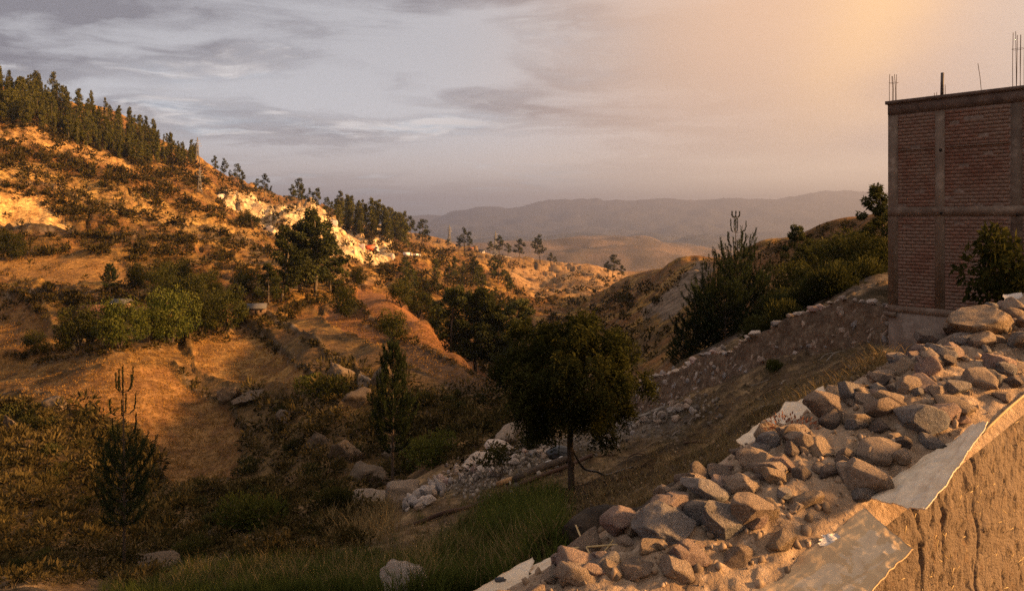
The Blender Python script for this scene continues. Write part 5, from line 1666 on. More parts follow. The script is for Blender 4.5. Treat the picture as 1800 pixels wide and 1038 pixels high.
tag(link("undergrowth", mbs.mesh("undergrowth", M_BUSHB)), "dark undergrowth filling the valley bottom", "scrub", kind='stuff')
BUSHES = [(445, 935, 88, "rounded green bush at the lower left beside the pale dry tuft"), (590, 905, 60, "dark bush left of the pale slab boulder"), (768, 820, 74, "leafy dark bush right of the tall pine's stem"), (575, 705, 62, "green bush on the edge of the golden field"), (545, 690, 40, "smaller green bush beside the one on the golden field edge"), (935, 790, 34, "small dark bush at the foot of the pepper tree"), (1360, 655, 30, "dark sapling bush against the retaining wall"), (340, 980, 50, "low leafy bush near the bottom left grass"), (860, 985, 34, "dark green weed clump by the wall's near end")]
for i, (px, py, w, lab) in enumerate(BUSHES):
    x, y, z = spot(px, py)
    s_ = w / F * y
    o_ = link("bush", bush_mesh(400 + i, 9, 260, 0.085, (M_GREEN, M_MOLLE)[i % 2], 0.2), None, (x, y, z - 0.05 * s_), (0, 0, i), s_)
    tag(o_, lab, "bush")
# sapling
x, y, z = spot(876, 846)
plant("sapling", round_meshes(88, 12, 50, 0.07, 0.34, M_MOLLE, 0.2, 0.3), (x, y, z), "slender sapling standing in the stone heap", "tree", 66 / F * y)


# ------------------------------------------------------------------ grass
def blades(pts, hlo, hhi, wd, lean, mat, name, seed, per=1):
    r = np.random.RandomState(seed); P = np.repeat(np.array(pts), per, 0); n = len(P)
    P = P + np.concatenate([r.normal(size=(n, 2)) * 0.035 * (1 if per > 1 else 0), np.zeros((n, 1))], 1)
    h = r.uniform(hlo, hhi, n); an = r.uniform(0, 6.28, n); ld = np.stack([np.cos(an), np.sin(an), 0 * an], 1)
    a2 = r.uniform(0, 6.28, n); sd_ = np.stack([np.cos(a2), np.sin(a2), 0 * a2], 1)
    w = wd * (0.7 + 0.6 * r.rand(n))[:, None]; hz_ = np.zeros((n, 3)); hz_[:, 2] = h
    m = P + hz_ * 0.55 + ld * (lean * h * 0.35)[:, None]; t = P + hz_ * 0.95 + ld * (lean * h)[:, None]
    v = np.stack([P - sd_ * w * 0.5, P + sd_ * w * 0.5, m + sd_ * w * 0.4, m - sd_ * w * 0.4, t], 1).reshape(-1, 3)
    b_ = np.arange(n)[:, None] * 5
    q = b_ + np.array([[0, 1, 2, 3]]); t3 = b_ + np.array([[3, 2, 4]])
    ti = np.clip(r.rand(n)[:, None] * 0.7 + np.array([[-0.1, -0.1, 0.15, 0.15, 0.4]]), 0, 1)
    return mesh_np(name, v, [q, t3], mat, ti.ravel())


def near_points(n, box, test, seed, dmax=60):
    r = np.random.RandomState(seed)
    px = r.uniform(box[0], box[2], n * 5); py = r.uniform(box[1], box[3], n * 5)
    ok = np.nonzero(test(px, py, r))[0][:n]
    out = spots(px[ok], py[ok]); out = out[out[:, 1] < dmax]
    out[:, :2] += r.normal(size=(len(out), 2)) * 0.006 * np.hypot(out[:, 0], out[:, 1])[:, None]
    out[:, 2] = ground(out[:, 0], out[:, 1]) - 0.01
    return out


gp = ZONES['grass_bottom'][0]
pts = near_points(4200, (170, 870, 1010, 1060), lambda px, py, r: inpoly(px, py, gp) | (r.rand(len(px)) < 0.08), 31, 30)
tag(link("green_grass", blades(pts, 0.10, 0.34, 0.009, 0.45, M_GRASS, "green_grass", 1, 7)), "dark green grass along the bottom of the near bank", "grass", kind='stuff')
pts = near_points(1500, (180, 870, 1000, 1045), lambda px, py, r: inpoly(px, py, gp) & (fbm(px / 30, py / 20, 2) > 0.05), 39, 26)
tag(link("dead_stems", blades(pts, 0.15, 0.5, 0.008, 0.5, M_DRY, "dead_stems", 9, 2)), "dead straw stems standing among the green grass", "grass", kind='stuff')
pts = near_points(700, (845, 880, 985, 970), lambda px, py, r: px > 0, 32, 22)
tag(link("tall_grass", blades(pts, 0.25, 0.60, 0.010, 0.35, M_GRASS, "tall_grass", 2, 6)), "taller green grass beside the near end of the wall", "grass", kind='stuff')


def dry_ok(px, py, r):
    return (px < np.interp(py, [560, 660, 770, 850, 960, 1038], [1660, 1560, 1390, 1230, 1010, 880])) & (py > np.interp(px, [0, 300, 700, 760, 900, 1000, 1130, 1330, 1560], [955, 925, 900, 880, 810, 775, 705, 660, 590])) & (r.rand(len(px)) < 0.5 + 0.9 * fbm(px / 45, py / 20, 3))


pts = near_points(8500, (0, 590, 1600, 1038), dry_ok, 33, 60)
tag(link("dry_grass", blades(pts, 0.05, 0.24, 0.010, 0.8, M_DRY, "dry_grass", 3, 4)), "dry stubble and weeds over the near bank", "grass", kind='stuff')
pts = near_points(420, (570, 880, 690, 950), lambda px, py, r: px > 0, 34, 40)
tag(link("dry_tuft", blades(pts, 0.3, 0.8, 0.02, 0.5, M_DRY, "dry_tuft", 4, 3)), "pale dry tall grass beside the rounded green bush", "grass", kind='stuff')
# straw tufts on the fields and the open hillside
def tufts(n, box, test, seed, hpx, per, dmin, name, label, mat):
    r = np.random.RandomState(seed)
    px = r.uniform(box[0], box[2], n * 4); py = r.uniform(box[1], box[3], n * 4)
    ok = np.nonzero(test(px, py, r))[0][:n]; P = spots(px[ok], py[ok], dmin)
    P[:, :2] *= 1 + r.uniform(-0.006, 0.006, (len(P), 1)); P[:, 2] = ground(P[:, 0], P[:, 1])
    P = np.repeat(P, per, 0); D = P[:, 1]; m = len(P)
    d = unit(np.stack([r.normal(size=m) * 0.6, r.normal(size=m) * 0.6, r.uniform(0.5, 1.2, m)], 1))
    ln = r.uniform(hpx[0], hpx[1], m) / F * np.minimum(D, 520)
    v, f = leaf_quads(r, P + r.normal(size=P.shape) * (0.0015 * D)[:, None] * (1, 1, 0), d, ln, ln * 0.30)
    tag(link(name, mesh_np(name, v, f, mat, np.repeat(np.clip(np.repeat(r.rand(m // per), per) + r.normal(size=m) * 0.15, 0, 1), 4))), label, "grass", kind='stuff')


def anyf(px, py, names):
    q = np.zeros(len(px), bool)
    for z_ in names:
        q |= inpoly(px, py, ZONES[z_][0])
    return q


tufts(16000, (0, 560, 900, 860), lambda px, py, r: anyf(px, py, ('field_big', 'field_gold', 'field_red', 'field_edge', 'slope_left')) & (r.rand(len(px)) < 0.5 + 0.8 * fbm(px / 25, py / 14, 3)), 51, (1.5, 4.5), 3, 80, "field_stubble", "dry stubble on the brown fields", M_STRAW)
tufts(14000, (0, 200, 1110, 560), lambda px, py, r: (py > np.interp(px, [0, 60, 150, 230, 300, 345, 450, 520, 600, 700, 760, 860, 950, 1060, 1110], [222, 232, 262, 290, 292, 292, 338, 368, 394, 422, 436, 450, 466, 480, 496])) & ~inpoly(px, py, ZONES['quarry'][0]) & ~inpoly(px, py, ZONES['cliff'][0]) & (r.rand(len(px)) < 0.5 + 1.1 * fbm(px / 30 + 9, py / 16, 4)), 52, (1.2, 4.0), 3, 150, "hill_straw", "golden bunch grass over the sunlit hillside", M_STRAW)

# ------------------------------------------------------------------ boulders and outcrops
BL = [
 (662, 876, 84, 34, 'slab', "grey end of the slab boulder below the tall pine", 0.5),
 (706, 864, 84, 40, 'slab', "pale grey slab boulder right of the tall pine's stem", 0.55),
 (908, 762, 92, 40, 'slab', "big pale rock outcrop at the foot of the pepper tree", 0.6),
 (940, 770, 50, 36, 'slab', "brown rock right of the big pale outcrop", 0.7),
 (880, 782, 60, 22, 'pale', "flat pale rock before the big pale outcrop", 0.4),
 (848, 808, 84, 20, 'pale', "long low pale rock in the grass above the stone heap", 0.3),
 (635, 662, 46, 60, 'slab', "upright pale rock face in the gully left of the tall pine", 0.9),
 (600, 655, 50, 44, 'crag', "brown rock beside the upright pale rock face", 0.8),
 (668, 664, 34, 56, 'crag', "brown rock face just left of the tall pine's crown", 0.9),
 (440, 698, 70, 36, 'crag', "dark outcrop at the lower edge of the golden field", 0.6),
 (400, 690, 40, 30, 'crag', "brown rock left of the dark outcrop under the golden field", 0.7),
 (640, 828, 60, 50, 'crag', "blocky brown rock in the gully above the slab boulder", 0.8),
 (608, 790, 64, 46, 'crag', "brown overhanging rock in the gully", 0.7),
 (668, 838, 44, 40, 'crag', "brown rock right of the blocky brown rock", 0.8),
 (270, 990, 90, 30, 'crag', "long mossy rock at the lower left beside the young pine", 0.4),
 (375, 940, 40, 24, 'crag', "small mossy rock right of the long mossy one", 0.6),
 (95, 715, 50, 24, 'crag', "weathered rock on the bank left of the brown field", 0.5),
 (20, 745, 36, 40, 'crag', "earth-stained rock at the left edge of the dark bank", 0.9),
 (622, 700, 54, 40, 'crag', "dark crag in the gully below the upright rock face", 0.8),
 (560, 770, 60, 34, 'crag', "low crag in the middle of the rocky gully side", 0.8),
 (690, 790, 40, 44, 'crag', "crag just behind the tall pine's stem", 0.8),
 (500, 735, 44, 28, 'crag', "crag right of the brown field's corner", 0.8),
 (712, 1020, 92, 52, 'pale', "pale rounded boulder at the bottom edge of the picture", 0.75),
]
for i, (px, py, w, h, tone, lab, fl) in enumerate(BL):
    if py > 1000 and px > 600:
        x, y, z = spot(px, 1046); z += 0.02
    else:
        x, y, z = spot(px, py + h * 0.4)
    s_ = w / F * y / 2 * 1.1
    me = stone_mesh("boulder", 900 + i * 5, SM[tone], 4, 14, (1, 0.8, max(0.45, h / w * 1.3)), 0.22, 0.40)
    o_ = link("boulder", me, None, (x, y + s_ * 0.3, z + h / F * y * 0.12), (0.1, 0.12 * (-1) ** i, prn.uniform(-0.4, 0.4)), s_)
    tag(o_, lab, "boulder")
# pale broken rock of the cliffs, block by block
cpx = rng.uniform(385, 700, 900); cpy = rng.uniform(348, 470, 900); ck = np.nonzero(inpoly(cpx, cpy, ZONES['cliff'][0]))[0][:44]
for i in range(len(ck)):
    px, py = cpx[ck[i]], cpy[ck[i]]
    x, y, z = spot(px, py, 250); s_ = rng.uniform(4, 16) / F * y
    o_ = link("cliff_block", stone_var(('chalk', 'chalk', 'pale', 'chalk')[i % 4], i % 6, 3), None, (x, y + 0.55 * s_, z - 0.2 * s_), tuple(rng.uniform(-0.6, 0.6, 2)) + (rng.uniform(0, 6.28),), (s_, s_ * 0.8, s_ * rng.uniform(0.8, 1.5)))
    tag(o_, "pale sunlit rock of the broken cliff below the skyline trees", "rock", "rocks of the pale cliff")
# rubble heap of the field stones
line = [(722, 893), (748, 872), (790, 846), (832, 826), (880, 815), (940, 800), (985, 785)]
for i in range(130):
    t = rng.rand() ** 1.3; px = np.interp(t, np.linspace(0, 1, 7), [q[0] for q in line]) + rng.normal() * 11; py = np.interp(t, np.linspace(0, 1, 7), [q[1] for q in line]) + rng.normal() * 7
    x, y, z = spot(px, py); w = rng.uniform(0.09, 0.26) * (1.2 - 0.5 * t)
    o_ = link("heap_stone", stone_var(('pale', 'tan', 'grey', 'pink')[rng.choice(4, p=[.45, .25, .2, .1])], rng.randint(6), 3), None, (x, y, z + w * rng.uniform(0.2, 1.0)), tuple(rng.uniform(0, 3, 3)), w)
    tag(o_, "pale fist-to-head-sized stone in the heap below the pepper tree", "stone", "stones of the heap below the pepper tree")
mb = MB()
for i in range(1500):
    t = rng.rand(); px = np.interp(t, [0, 0.3, 0.55, 0.8, 1], [790, 900, 1010, 1120, 1240]) + rng.normal() * 24; py = np.interp(t, [0, 0.3, 0.55, 0.8, 1], [862, 818, 778, 735, 715]) + rng.normal() * 13
    x, y, z = spot(px, py); w = 0.03 + 0.09 * rng.rand() ** 2
    mb.add(CHIP[i % 8] * w * 1.3 + (x + rng.normal() * 0.1, y + rng.normal() * 0.15, z + w * 0.25), ICO[1][1], rng.rand())
tag(link("rubble", mb.mesh("rubble", noise_mat("rubble_stone", (0.24, 0.195, 0.15), (0.13, 0.105, 0.085), 6, 0.95, 0.3, 20, tintamt=0.6))), "grey rubble strewn between the stone heap and the retaining wall", "rubble", kind='stuff')
for i in range(46):
    px = rng.uniform(1010, 1220); py = np.interp(px, [1010, 1220], [778, 712]) + rng.normal() * 10
    x, y, z = spot(px, py); w = rng.uniform(0.10, 0.24)
    o_ = link("heap_stone", stone_var(('grey', 'tan', 'pale', 'brown')[rng.randint(4)], rng.randint(6), 3), None, (x, y, z + w * 0.35), tuple(rng.uniform(0, 3, 3)), w)
    tag(o_, "grey stone in the rubble strip below the retaining wall", "stone", "stones of the rubble strip below the retaining wall")

# ------------------------------------------------------------------ things on the near bank
black_m = noise_mat("black_plastic", (0.016, 0.015, 0.015), (0.028, 0.026, 0.025), 12, 0.5, 0.1, spec=0.4)
white_m = noise_mat("white_plastic", (0.62, 0.56, 0.50), (0.44, 0.39, 0.34), 6, 0.7, 0.4, 18, spec=0.3)
bx, by, bz = PT
hp = 100 / F * by


def curve_obj(name, label, cat, pts_, r_, mat, n=28, seg=6):
    pts_ = np.array(pts_); t = np.linspace(0, 1, len(pts_)); q = np.linspace(0, 1, n)
    P = np.stack([pchip(t, pts_[:, k], q) for k in range(3)], 1)
    mb = MB(); add_tube(mb, P, r_, seg)
    return tag(link(name, mb.mesh(name, mat, True)), label, cat)


gx, gy, gz = spot(1068, 838)
curve_obj("hose", "black hose sagging from the pepper tree's trunk to the bank", "hose", [(bx - 0.02, by, bz + hp * 0.82), (bx + (gx - bx) * 0.35, by + (gy - by) * .35, bz + hp * 0.36), (bx + (gx - bx) * 0.7, by + (gy - by) * .7, gz + 0.16), (gx, gy, gz + 0.04), (gx + 0.6, gy + 0.5, ground(gx + 0.6, gy + 0.5) + 0.02)], 0.022, black_m)
pp = [np.array(spot(*q)) + (0, 0, 0.05) for q in ((1040, 780), (1075, 765), (1110, 748), (1150, 742))]
curve_obj("hose", "black hose running through the rubble to the grey pipe", "hose", pp, 0.03, black_m)
pp = [np.array(spot(*q)) + (0, 0, 0.04) for q in ((728, 925), (800, 900), (865, 880), (910, 862), (990, 826), (1040, 806))]
curve_obj("fallen_branch", "long dark branch lying across the near bank", "branch", pp, 0.06, dkw)
pp = [np.array(spot(*q)) + (0, 0, 0.04) for q in ((872, 905), (920, 892), (960, 880), (998, 872))]
curve_obj("fallen_branch", "thin dark branch lying left of the pepper tree's foot", "branch", pp, 0.025, dkw)
# terracotta-coloured log end
a = np.array(spot(874, 856)) + (0, 0, 0.07); c = np.array(spot(908, 843)) + (0, 0, 0.07)
mb = MB(); add_tube(mb, [a, (a + c) / 2, c], [0.075, 0.08, 0.07], 10)
tag(link("peeled_log", mb.mesh("peeled_log", noise_mat("peeled_wood", (0.38, 0.22, 0.10), (0.26, 0.14, 0.065), 5, 0.8, 0.4, 25), True)), "short peeled orange-brown log lying below the stone heap", "log")
a = np.array(spot(905, 850)) + (0, 0, 0.09); c = np.array(spot(996, 815)) + (0, 0, 0.11)
mb = MB(); add_tube(mb, [a, (a + c) / 2 + (0, 0, 0.03), c], [0.10, 0.12, 0.11], 10)
tag(link("bark_log", mb.mesh("bark_log", M_BARK, True)), "long brown log with bark lying left of the pepper tree's trunk", "log")
# sack and bundle
x, y, z = spot(975, 820)
sk = thing("sack", "crumpled white sack with a round bucket end beside the pepper tree's trunk", "sack", (x, y, z))
v, f = ICO[4]; s_ = v * (0.36, 0.22, 0.12) * (1 + 0.22 * noise3(v, 2.6, 4.0) + 0.1 * noise3(v, 6, 9.0))[:, None] + (0, 0, 0.09)
link("cloth", mesh_np("cloth", s_, f, white_m, smooth_shade=True), sk)
mb = MB(); add_tube(mb, [(0.22, -0.18, 0.18), (0.24, 0.12, 0.2)], 0.12, 14)
link("bucket", mb.mesh("bucket", white_m), sk)
x, y, z = spot(985, 810); s_ = v * (0.46, 0.3, 0.25) * (1 + 0.28 * noise3(v, 2.0, 14.0) + 0.1 * noise3(v, 5, 3.0))[:, None]
tag(link("black_bundle", mesh_np("black_bundle", s_, f, black_m, smooth_shade=True), None, (x, y, z + 0.2)), "dark bundle of plastic heaped behind the white sack", "bundle")
# grey concrete pipe, hollow
x, y, z = spot(1164, 748)
mb = MB(); an = np.linspace(0, 2 * np.pi, 20, endpoint=False)
ring = lambda r_, yy: np.stack([np.cos(an) * r_, np.full(20, yy), np.sin(an) * r_], 1)
vv = np.concatenate([ring(0.20, 0), ring(0.20, 0.62), ring(0.155, 0), ring(0.155, 0.6)]); i0 = np.arange(20); i1 = (i0 + 1) % 20
fq = np.concatenate([np.stack([i0, i1, i1 + 20, i0 + 20], 1), np.stack([i0 + 40, i0 + 60, i1 + 60, i1 + 40], 1), np.stack([i0, i0 + 40, i1 + 40, i1], 1), np.stack([i0 + 20, i1 + 20, i1 + 60, i0 + 60], 1)])
tag(link("drain_pipe", mesh_np("drain_pipe", vv, fq, noise_mat("pipe_clay", (0.30, 0.24, 0.18), (0.20, 0.16, 0.125), 5, 0.9, 0.3), smooth_shade=False), None, (x, y, z + 0.19), (rad(-8), 0, rad(-10))), "short hollow grey pipe lying in the rubble", "pipe")
for k, (px, py, ln, rz, lab) in enumerate(((1158, 722, 0.85, 0.35, "pale broken board on the rubble above the grey pipe"), (1135, 733, 0.9, 0.1, "long pale batten on the rubble left of the grey pipe"), (1185, 730, 0.5, -0.4, "small pale board right of the grey pipe"))):
    x, y, z = spot(px, py); mb = MB()
    mb.add(boxv((-ln / 2, -0.09, 0), (ln / 2, 0.09, 0.07)), BOXF)
    tag(link("board", mb.mesh("board", wood_m), None, (x, y, z + 0.06), (0.15, -0.25, rz)), lab, "board")
# charred log against the wall
a = raypt(1006, 912, 6.2); c = raypt(1205, 846, 7.0)
for p in (a, c):
    p[2] = ground(p[0], p[1]) + 0.10
mb = MB(); t = np.linspace(0, 1, 12)
P = a[None] + (c - a)[None] * t[:, None] + np.stack([0 * t, 0 * t, 0.05 * np.sin(t * 7)], 1)
add_tube(mb, P, 0.13 + 0.03 * np.sin(t * 9), 14)
tag(link("charred_log", mb.mesh("charred_log", noise_mat("charred_bark", (0.040, 0.030, 0.022), (0.085, 0.062, 0.042), 3.5, 0.95, 1.0, 9, (0.02, 0.015, 0.012), 0.08), True)), "thick dark log lying along the left foot of the wall", "log")
# clods and chips on the bank
mb = MB(); cp_x = rng.uniform(700, 1560, 4200); cp_y = np.interp(cp_x, [700, 1000, 1240, 1560], [925, 850, 760, 640]) + rng.uniform(-75, 75, 4200)
okc = (cp_y > np.interp(cp_x, [700, 760, 900, 1000, 1130, 1330, 1560], [900, 880, 815, 780, 715, 668, 600]))
CPp = spots(cp_x[okc], cp_y[okc])
for i, (x, y, z) in enumerate(CPp):
    w = 0.010 + 0.05 * rng.rand() ** 3
    mb.add(CHIP[i % 8] * w + (x + rng.normal() * 0.06, y + rng.normal() * 0.1, z + w * 0.1), ICO[1][1], rng.rand())
tag(link("clods", mb.mesh("clods", noise_mat("earth_clod", (0.24, 0.17, 0.10), (0.12, 0.082, 0.05), 3, 0.95, 0.3, 20, tintamt=0.6))), "clods and stone chips over the near bank", "gravel", kind='stuff')
# twigs and stalks strewn over the bank
for i in range(26):
    px = rng.uniform(1000, 1540); py = np.interp(px, [1000, 1240, 1540], [870, 780, 655]) + rng.uniform(-70, 20)
    x, y, z = spot(px, py); ln = rng.uniform(0.25, 1.0); a = rng.uniform(-0.5, 0.9)
    d = np.array([math.cos(a), math.sin(a)]) * ln / 2
    pts_ = [(x - d[0], y - d[1], ground(x - d[0], y - d[1]) + 0.03), (x, y, z + 0.06), (x + d[0], y + d[1], ground(x + d[0], y + d[1]) + 0.03)]
    curve_obj("stick", "dark dry stick lying among the weeds of the near bank", "stick", pts_, rng.uniform(0.008, 0.022), dkw if i % 3 else wood_m, 8, 5)['group'] = "sticks on the near bank"

# ------------------------------------------------------------------ sheets and scraps on the wall
sheet_m = noise_mat("dusty_white_sheet", (0.78, 0.625, 0.45), (0.64, 0.49, 0.335), 11, 0.95, 0.6, 30, (0.64, 0.55, 0.44), 0.02, spec=0.0, detail=10)
paper_m, T, b = pmat("cement_paper", 0.95, 0.05)
tcn = T.node('ShaderNodeTexCoord'); uvw = tcn.outputs['Object']
n1 = T.noise(uvw, 6, 5, 0.6, 0.3); n2 = T.noise(T.v('ADD', uvw, (4, 2, 1)), 9.0, 8, 0.62, 0.8)
cp = T.mix(T.ss(n1, 0.35, 0.65), (0.62, 0.43, 0.24), (0.52, 0.35, 0.19))
sx_, sy_, sz_ = T.sep(uvw)
at = T.node('ShaderNodeAttribute', attribute_name='tint')
wht = T.m('MULTIPLY', T.ss(T.m('ADD', at.outputs['Fac'], T.m('MULTIPLY', T.m('SUBTRACT', n2, 0.5), 2.6)), 0.46, 0.56), 0.4)
cp = T.mix(wht, cp, (0.72, 0.58, 0.42))
T.put(b.inputs['Base Color'], cp)
bn = T.node('ShaderNodeBump'); bn.inputs['Strength'].default_value = 0.5; bn.inputs['Distance'].default_value = 0.01
T.put(bn.inputs['Height'], T.noise(uvw, 12, 5, 0.6)); T.l.new(bn.outputs[0], b.inputs['Normal'])


def sheet(name, label, cat, corners, mat, nu=40, nv=24, amp=0.012, seed=1, printed=False, thick=0.003):
    """a limp sheet through four corner points (3-D), wrinkled; corners a b c d in order round"""
    a, b_, c, d = [np.array(q, float) for q in corners]
    u, v = np.meshgrid(np.linspace(0, 1, nu), np.linspace(0, 1, nv), indexing='ij')
    P = (1 - u)[..., None] * (1 - v)[..., None] * a + u[..., None] * (1 - v)[..., None] * b_ + u[..., None] * v[..., None] * c + (1 - u)[..., None] * v[..., None] * d
    nrm = unit(np.cross(b_ - a, d - a)); nrm = nrm if nrm[2] > 0 else -nrm
    ln = np.linalg.norm(b_ - a); wd_ = np.linalg.norm(d - a)
    w = amp * (0.8 * fbm(u * ln * 4 + seed, v * wd_ * 4, 3) + 0.9 * (0.35 - np.abs(fbm(u * ln * 7 + seed * 3, v * wd_ * 3 + u * 2, 3))) + 0.45 * (0.3 - np.abs(fbm(u * ln * 16 + seed, v * wd_ * 16, 3))))
    P += nrm * w[..., None]
    eu = 0.022 * fbm(u * 3 + seed, v * 3 + seed, 3)
    P += unit(b_ - a) * eu[..., None]
    top = P.reshape(-1, 3); bot = top - nrm * thick
    ii = np.arange(nu - 1)[:, None] * nv; jj = np.arange(nv - 1)[None, :]
    fq = np.stack([ii + jj, ii + nv + jj, ii + nv + jj + 1, ii + jj + 1], -1).reshape(-1, 4)
    n = len(top)
    per = np.concatenate([np.arange(nu) * nv, (nu - 1) * nv + np.arange(1, nv), (np.arange(nu - 2, -1, -1)) * nv + nv - 1, np.arange(nv - 2, 0, -1)])
    p2 = np.roll(per, -1)
    side = np.stack([per, p2, p2 + n, per + n], 1)
    ti = np.zeros_like(u)
    if printed:
        ti = np.where((u > 0.35) & (u < 0.86) & (v > 0.10) & (v < 0.92), 0.44, 0.02)
    me = mesh_np(name, np.concatenate([top, bot]), [np.concatenate([fq, fq[:, ::-1] + n, side])], mat, np.concatenate([ti.ravel(), ti.ravel()]), smooth_shade=True)
    return tag(link(name, me), label, cat)


def wp(s, t, dz=0.0):
    x, y = wall_xy(s, t)
    return np.array([x, y, float(wall_z(np.array(s))) + dz])


def on_wall(px, py, dz=0.02):
    s, t, x, y, z = wall_hit(px, py)
    return wp(s, t, dz)


A1 = on_wall(1520, 868, 0.035); A2 = on_wall(1712, 744, 0.04)
e1 = raypt(1628, 898, A1[1] - 0.30); e2 = raypt(1738, 742, A2[1] - 0.22)
e1[2] = -(898 - HZ) / F * e1[1]
sheet("plastic_sheet", "pale dusty plastic sheet hanging over the wall's right edge", "sheet", [A1, e1, e2, A2], sheet_m, 40, 70, 0.016, 3)
B1 = on_wall(1520, 884, 0.03); B4 = on_wall(1290, 1040, 0.03)
b2 = raypt(1606, 968, B1[1] - 0.32); b3 = raypt(1480, 1090, B4[1] - 0.20)
sheet("paper_sack", "flattened brown paper sack with worn white print hanging over the wall", "sack", [B1, b2, b3, B4], paper_m, 50, 70, 0.016, 7, True)
# white sheet standing out at the back
C1 = on_wall(1335, 790, 0.03); C2 = on_wall(1490, 742, 0.02)
c3 = raypt(1482, 706, C2[1] + 0.12); c4 = raypt(1380, 706, C1[1] + 0.40)
sheet("plastic_sheet", "white stiff sheet standing up at the back of the wall under the smooth stone", "sheet", [C1, C2, c3, c4], sheet_m, 40, 30, 0.006, 12)
for lab, q0, q1, up_ in (("white plastic strip along the wall's back rim by the dark stones", (1240, 834), (1352, 782), 12), ("white plastic strip at the near back rim of the wall", (930, 1004), (1000, 968), 10), ("small white plastic strip behind the tan block", (1120, 908), (1148, 896), 12)):
    a = on_wall(*q0, 0.03); c = on_wall(*q1, 0.03)
    a2 = raypt(q0[0] + 8, q0[1] - up_, a[1] + 0.10); c2 = raypt(q1[0] + 6, q1[1] - up_, c[1] + 0.10)
    sheet("plastic_strip", lab, "sheet", [a, c, c2, a2], sheet_m, 40, 8, 0.006, q0[0])
for lab, q, w in (("white broken plaster piece beside the paper sack", (1348, 988), 40), ("white paper scrap on the paper sack's upper edge", (1460, 948), 38), ("white scrap by the dark back-edge stone", (1548, 668), 24), ("white plastic scrap at the top right of the heap", (1784, 522), 40)):
    p = on_wall(q[0], q[1], 0.045); h = w / F * p[1] / 2
    ax = np.array([0.85, -0.2, 0.12]) * h; ay = np.array([0.25, 0.75, 0.35]) * h
    sheet("scrap", lab, "scrap", [p - ax - ay * 0.8, p + ax - ay, p + ax * 0.8 + ay, p - ax * 0.9 + ay * 0.8], white_m, 12, 10, 0.008, q[0])
# long sheet that sticks out under the stones along the back rim
for lab, sa_, sb_, wd2 in (("long white sheet sticking out under the stones along the back rim", 0.02, 0.52, 0.06), ("white sheet edge sticking out at the near back corner of the wall", -1.75, -0.95, 0.05)):
    sheet("plastic_sheet", lab, "sheet", [wp(sa_, WID - 0.05, 0.02), wp(sb_, WID - 0.05, 0.02), wp(sb_ + 0.1, WID + wd2, 0.03), wp(sa_ + 0.05, WID + wd2 * 0.8, 0.02)], sheet_m, 70, 12, 0.02, 5.0 + sa_)
# black rags
for lab, q in (("black plastic rag on the rim beside the dark stones", (1276, 816)), ("small black plastic rag at the near end of the wall", (880, 1010))):
    p = on_wall(q[0], q[1], 0.03); v, f = ICO[3]
    s_ = v * (0.018, 0.014, 0.009) * (1 + 0.5 * noise3(v, 2.2, q[0] * 0.1))[:, None]
    tag(link("plastic_rag", mesh_np("plastic_rag", s_, f, black_m, smooth_shade=True), None, p), lab, "rag")
# straw
straw_m = noise_mat("straw", (0.52, 0.38, 0.19), (0.40, 0.28, 0.13), 20, 0.8, 0)
STR = [([(996, 990), (1060, 985), (1130, 982), (1200, 1000)], "long pale straw stalk lying across the near stones", 0.0032), ([(1012, 948), (1022, 970), (1037, 1000)], "straight straw leaning on the near brown stone", 0.0028), ([(1048, 1010), (1066, 990), (1078, 975)], "short straw crossing the long pale stalk", 0.0022), ([(1000, 1002), (1030, 1008), (1060, 1022)], "straw stalk at the bottom edge of the wall", 0.0025), ([(1110, 1000), (1150, 996), (1190, 1012)], "thin straw below the grey stone", 0.002)]
for pix, lab, r_ in STR:
    pts_ = []
    for q in pix:
        p = on_wall(q[0], q[1], 0.09); pts_.append(p)
    curve_obj("straw", lab, "straw", pts_, r_, straw_m, 14, 5)['group'] = "straw on the wall"
pts_ = [wp(s, 0.004, 0.02 + 0.012 * math.sin(s * 9)) for s in np.linspace(0.55, 1.9, 8)]
curve_obj("straw", "long straw lying along the wall's right top edge", "straw", pts_, 0.0045, straw_m, 24, 5)['group'] = "straw on the wall"
mb = MB()
for i in range(420):
    s = rng.uniform(-0.7, 1.6); u = rng.uniform(0.02, 0.9); x, y = wall_xy(s, -0.012 - 0.03 * u); z = float(wall_z(np.array(s))) - u
    a = rng.uniform(0, 6.28); ln = rng.uniform(0.01, 0.035)
    d = np.array([WDIR[0] * math.cos(a), WDIR[1] * math.cos(a), math.sin(a)]) * ln
    o2 = np.array([-WNL[0], -WNL[1], 0]) * rng.uniform(0.0, 0.01)
    add_tube(mb, [(x, y, z), np.array([x, y, z]) + d + o2], 0.0012, 4, rng.rand())
tag(link("straw_chaff", mb.mesh("straw_chaff", straw_m)), "chopped straw sticking out of the earth wall", "straw", kind='stuff')
# dry twigs on the wall
tw = MB(); r = np.random.RandomState(8)
p0 = on_wall(1392, 782, 0.05)
for k in range(34):
    d = np.array([r.uniform(-1, 1), r.uniform(-0.4, 0.4), r.uniform(0.2, 1.0)]); ln = r.uniform(0.04, 0.11)
    pth = limb_path(r, p0 + r.normal(size=3) * (0.05, 0.02, 0.008), d, ln, 4, 0.9, 0.1)
    add_tube(tw, pth, np.linspace(0.0018, 0.0008, 5), 4)
P, d = clump(r, p0 + (0, 0, 0.05), 0.09, 260, 0.6); v, f = leaf_quads(r, P, d + (0, 0, 0.3), 0.014, 0.006); tw.add(v, f)
tag(link("dry_twigs", tw.mesh("dry_twigs", noise_mat("dry_red_twig", (0.21, 0.085, 0.045), (0.13, 0.055, 0.032), 12, 0.9, 0))), "reddish dry twigs sprouting before the white sheet", "plant")

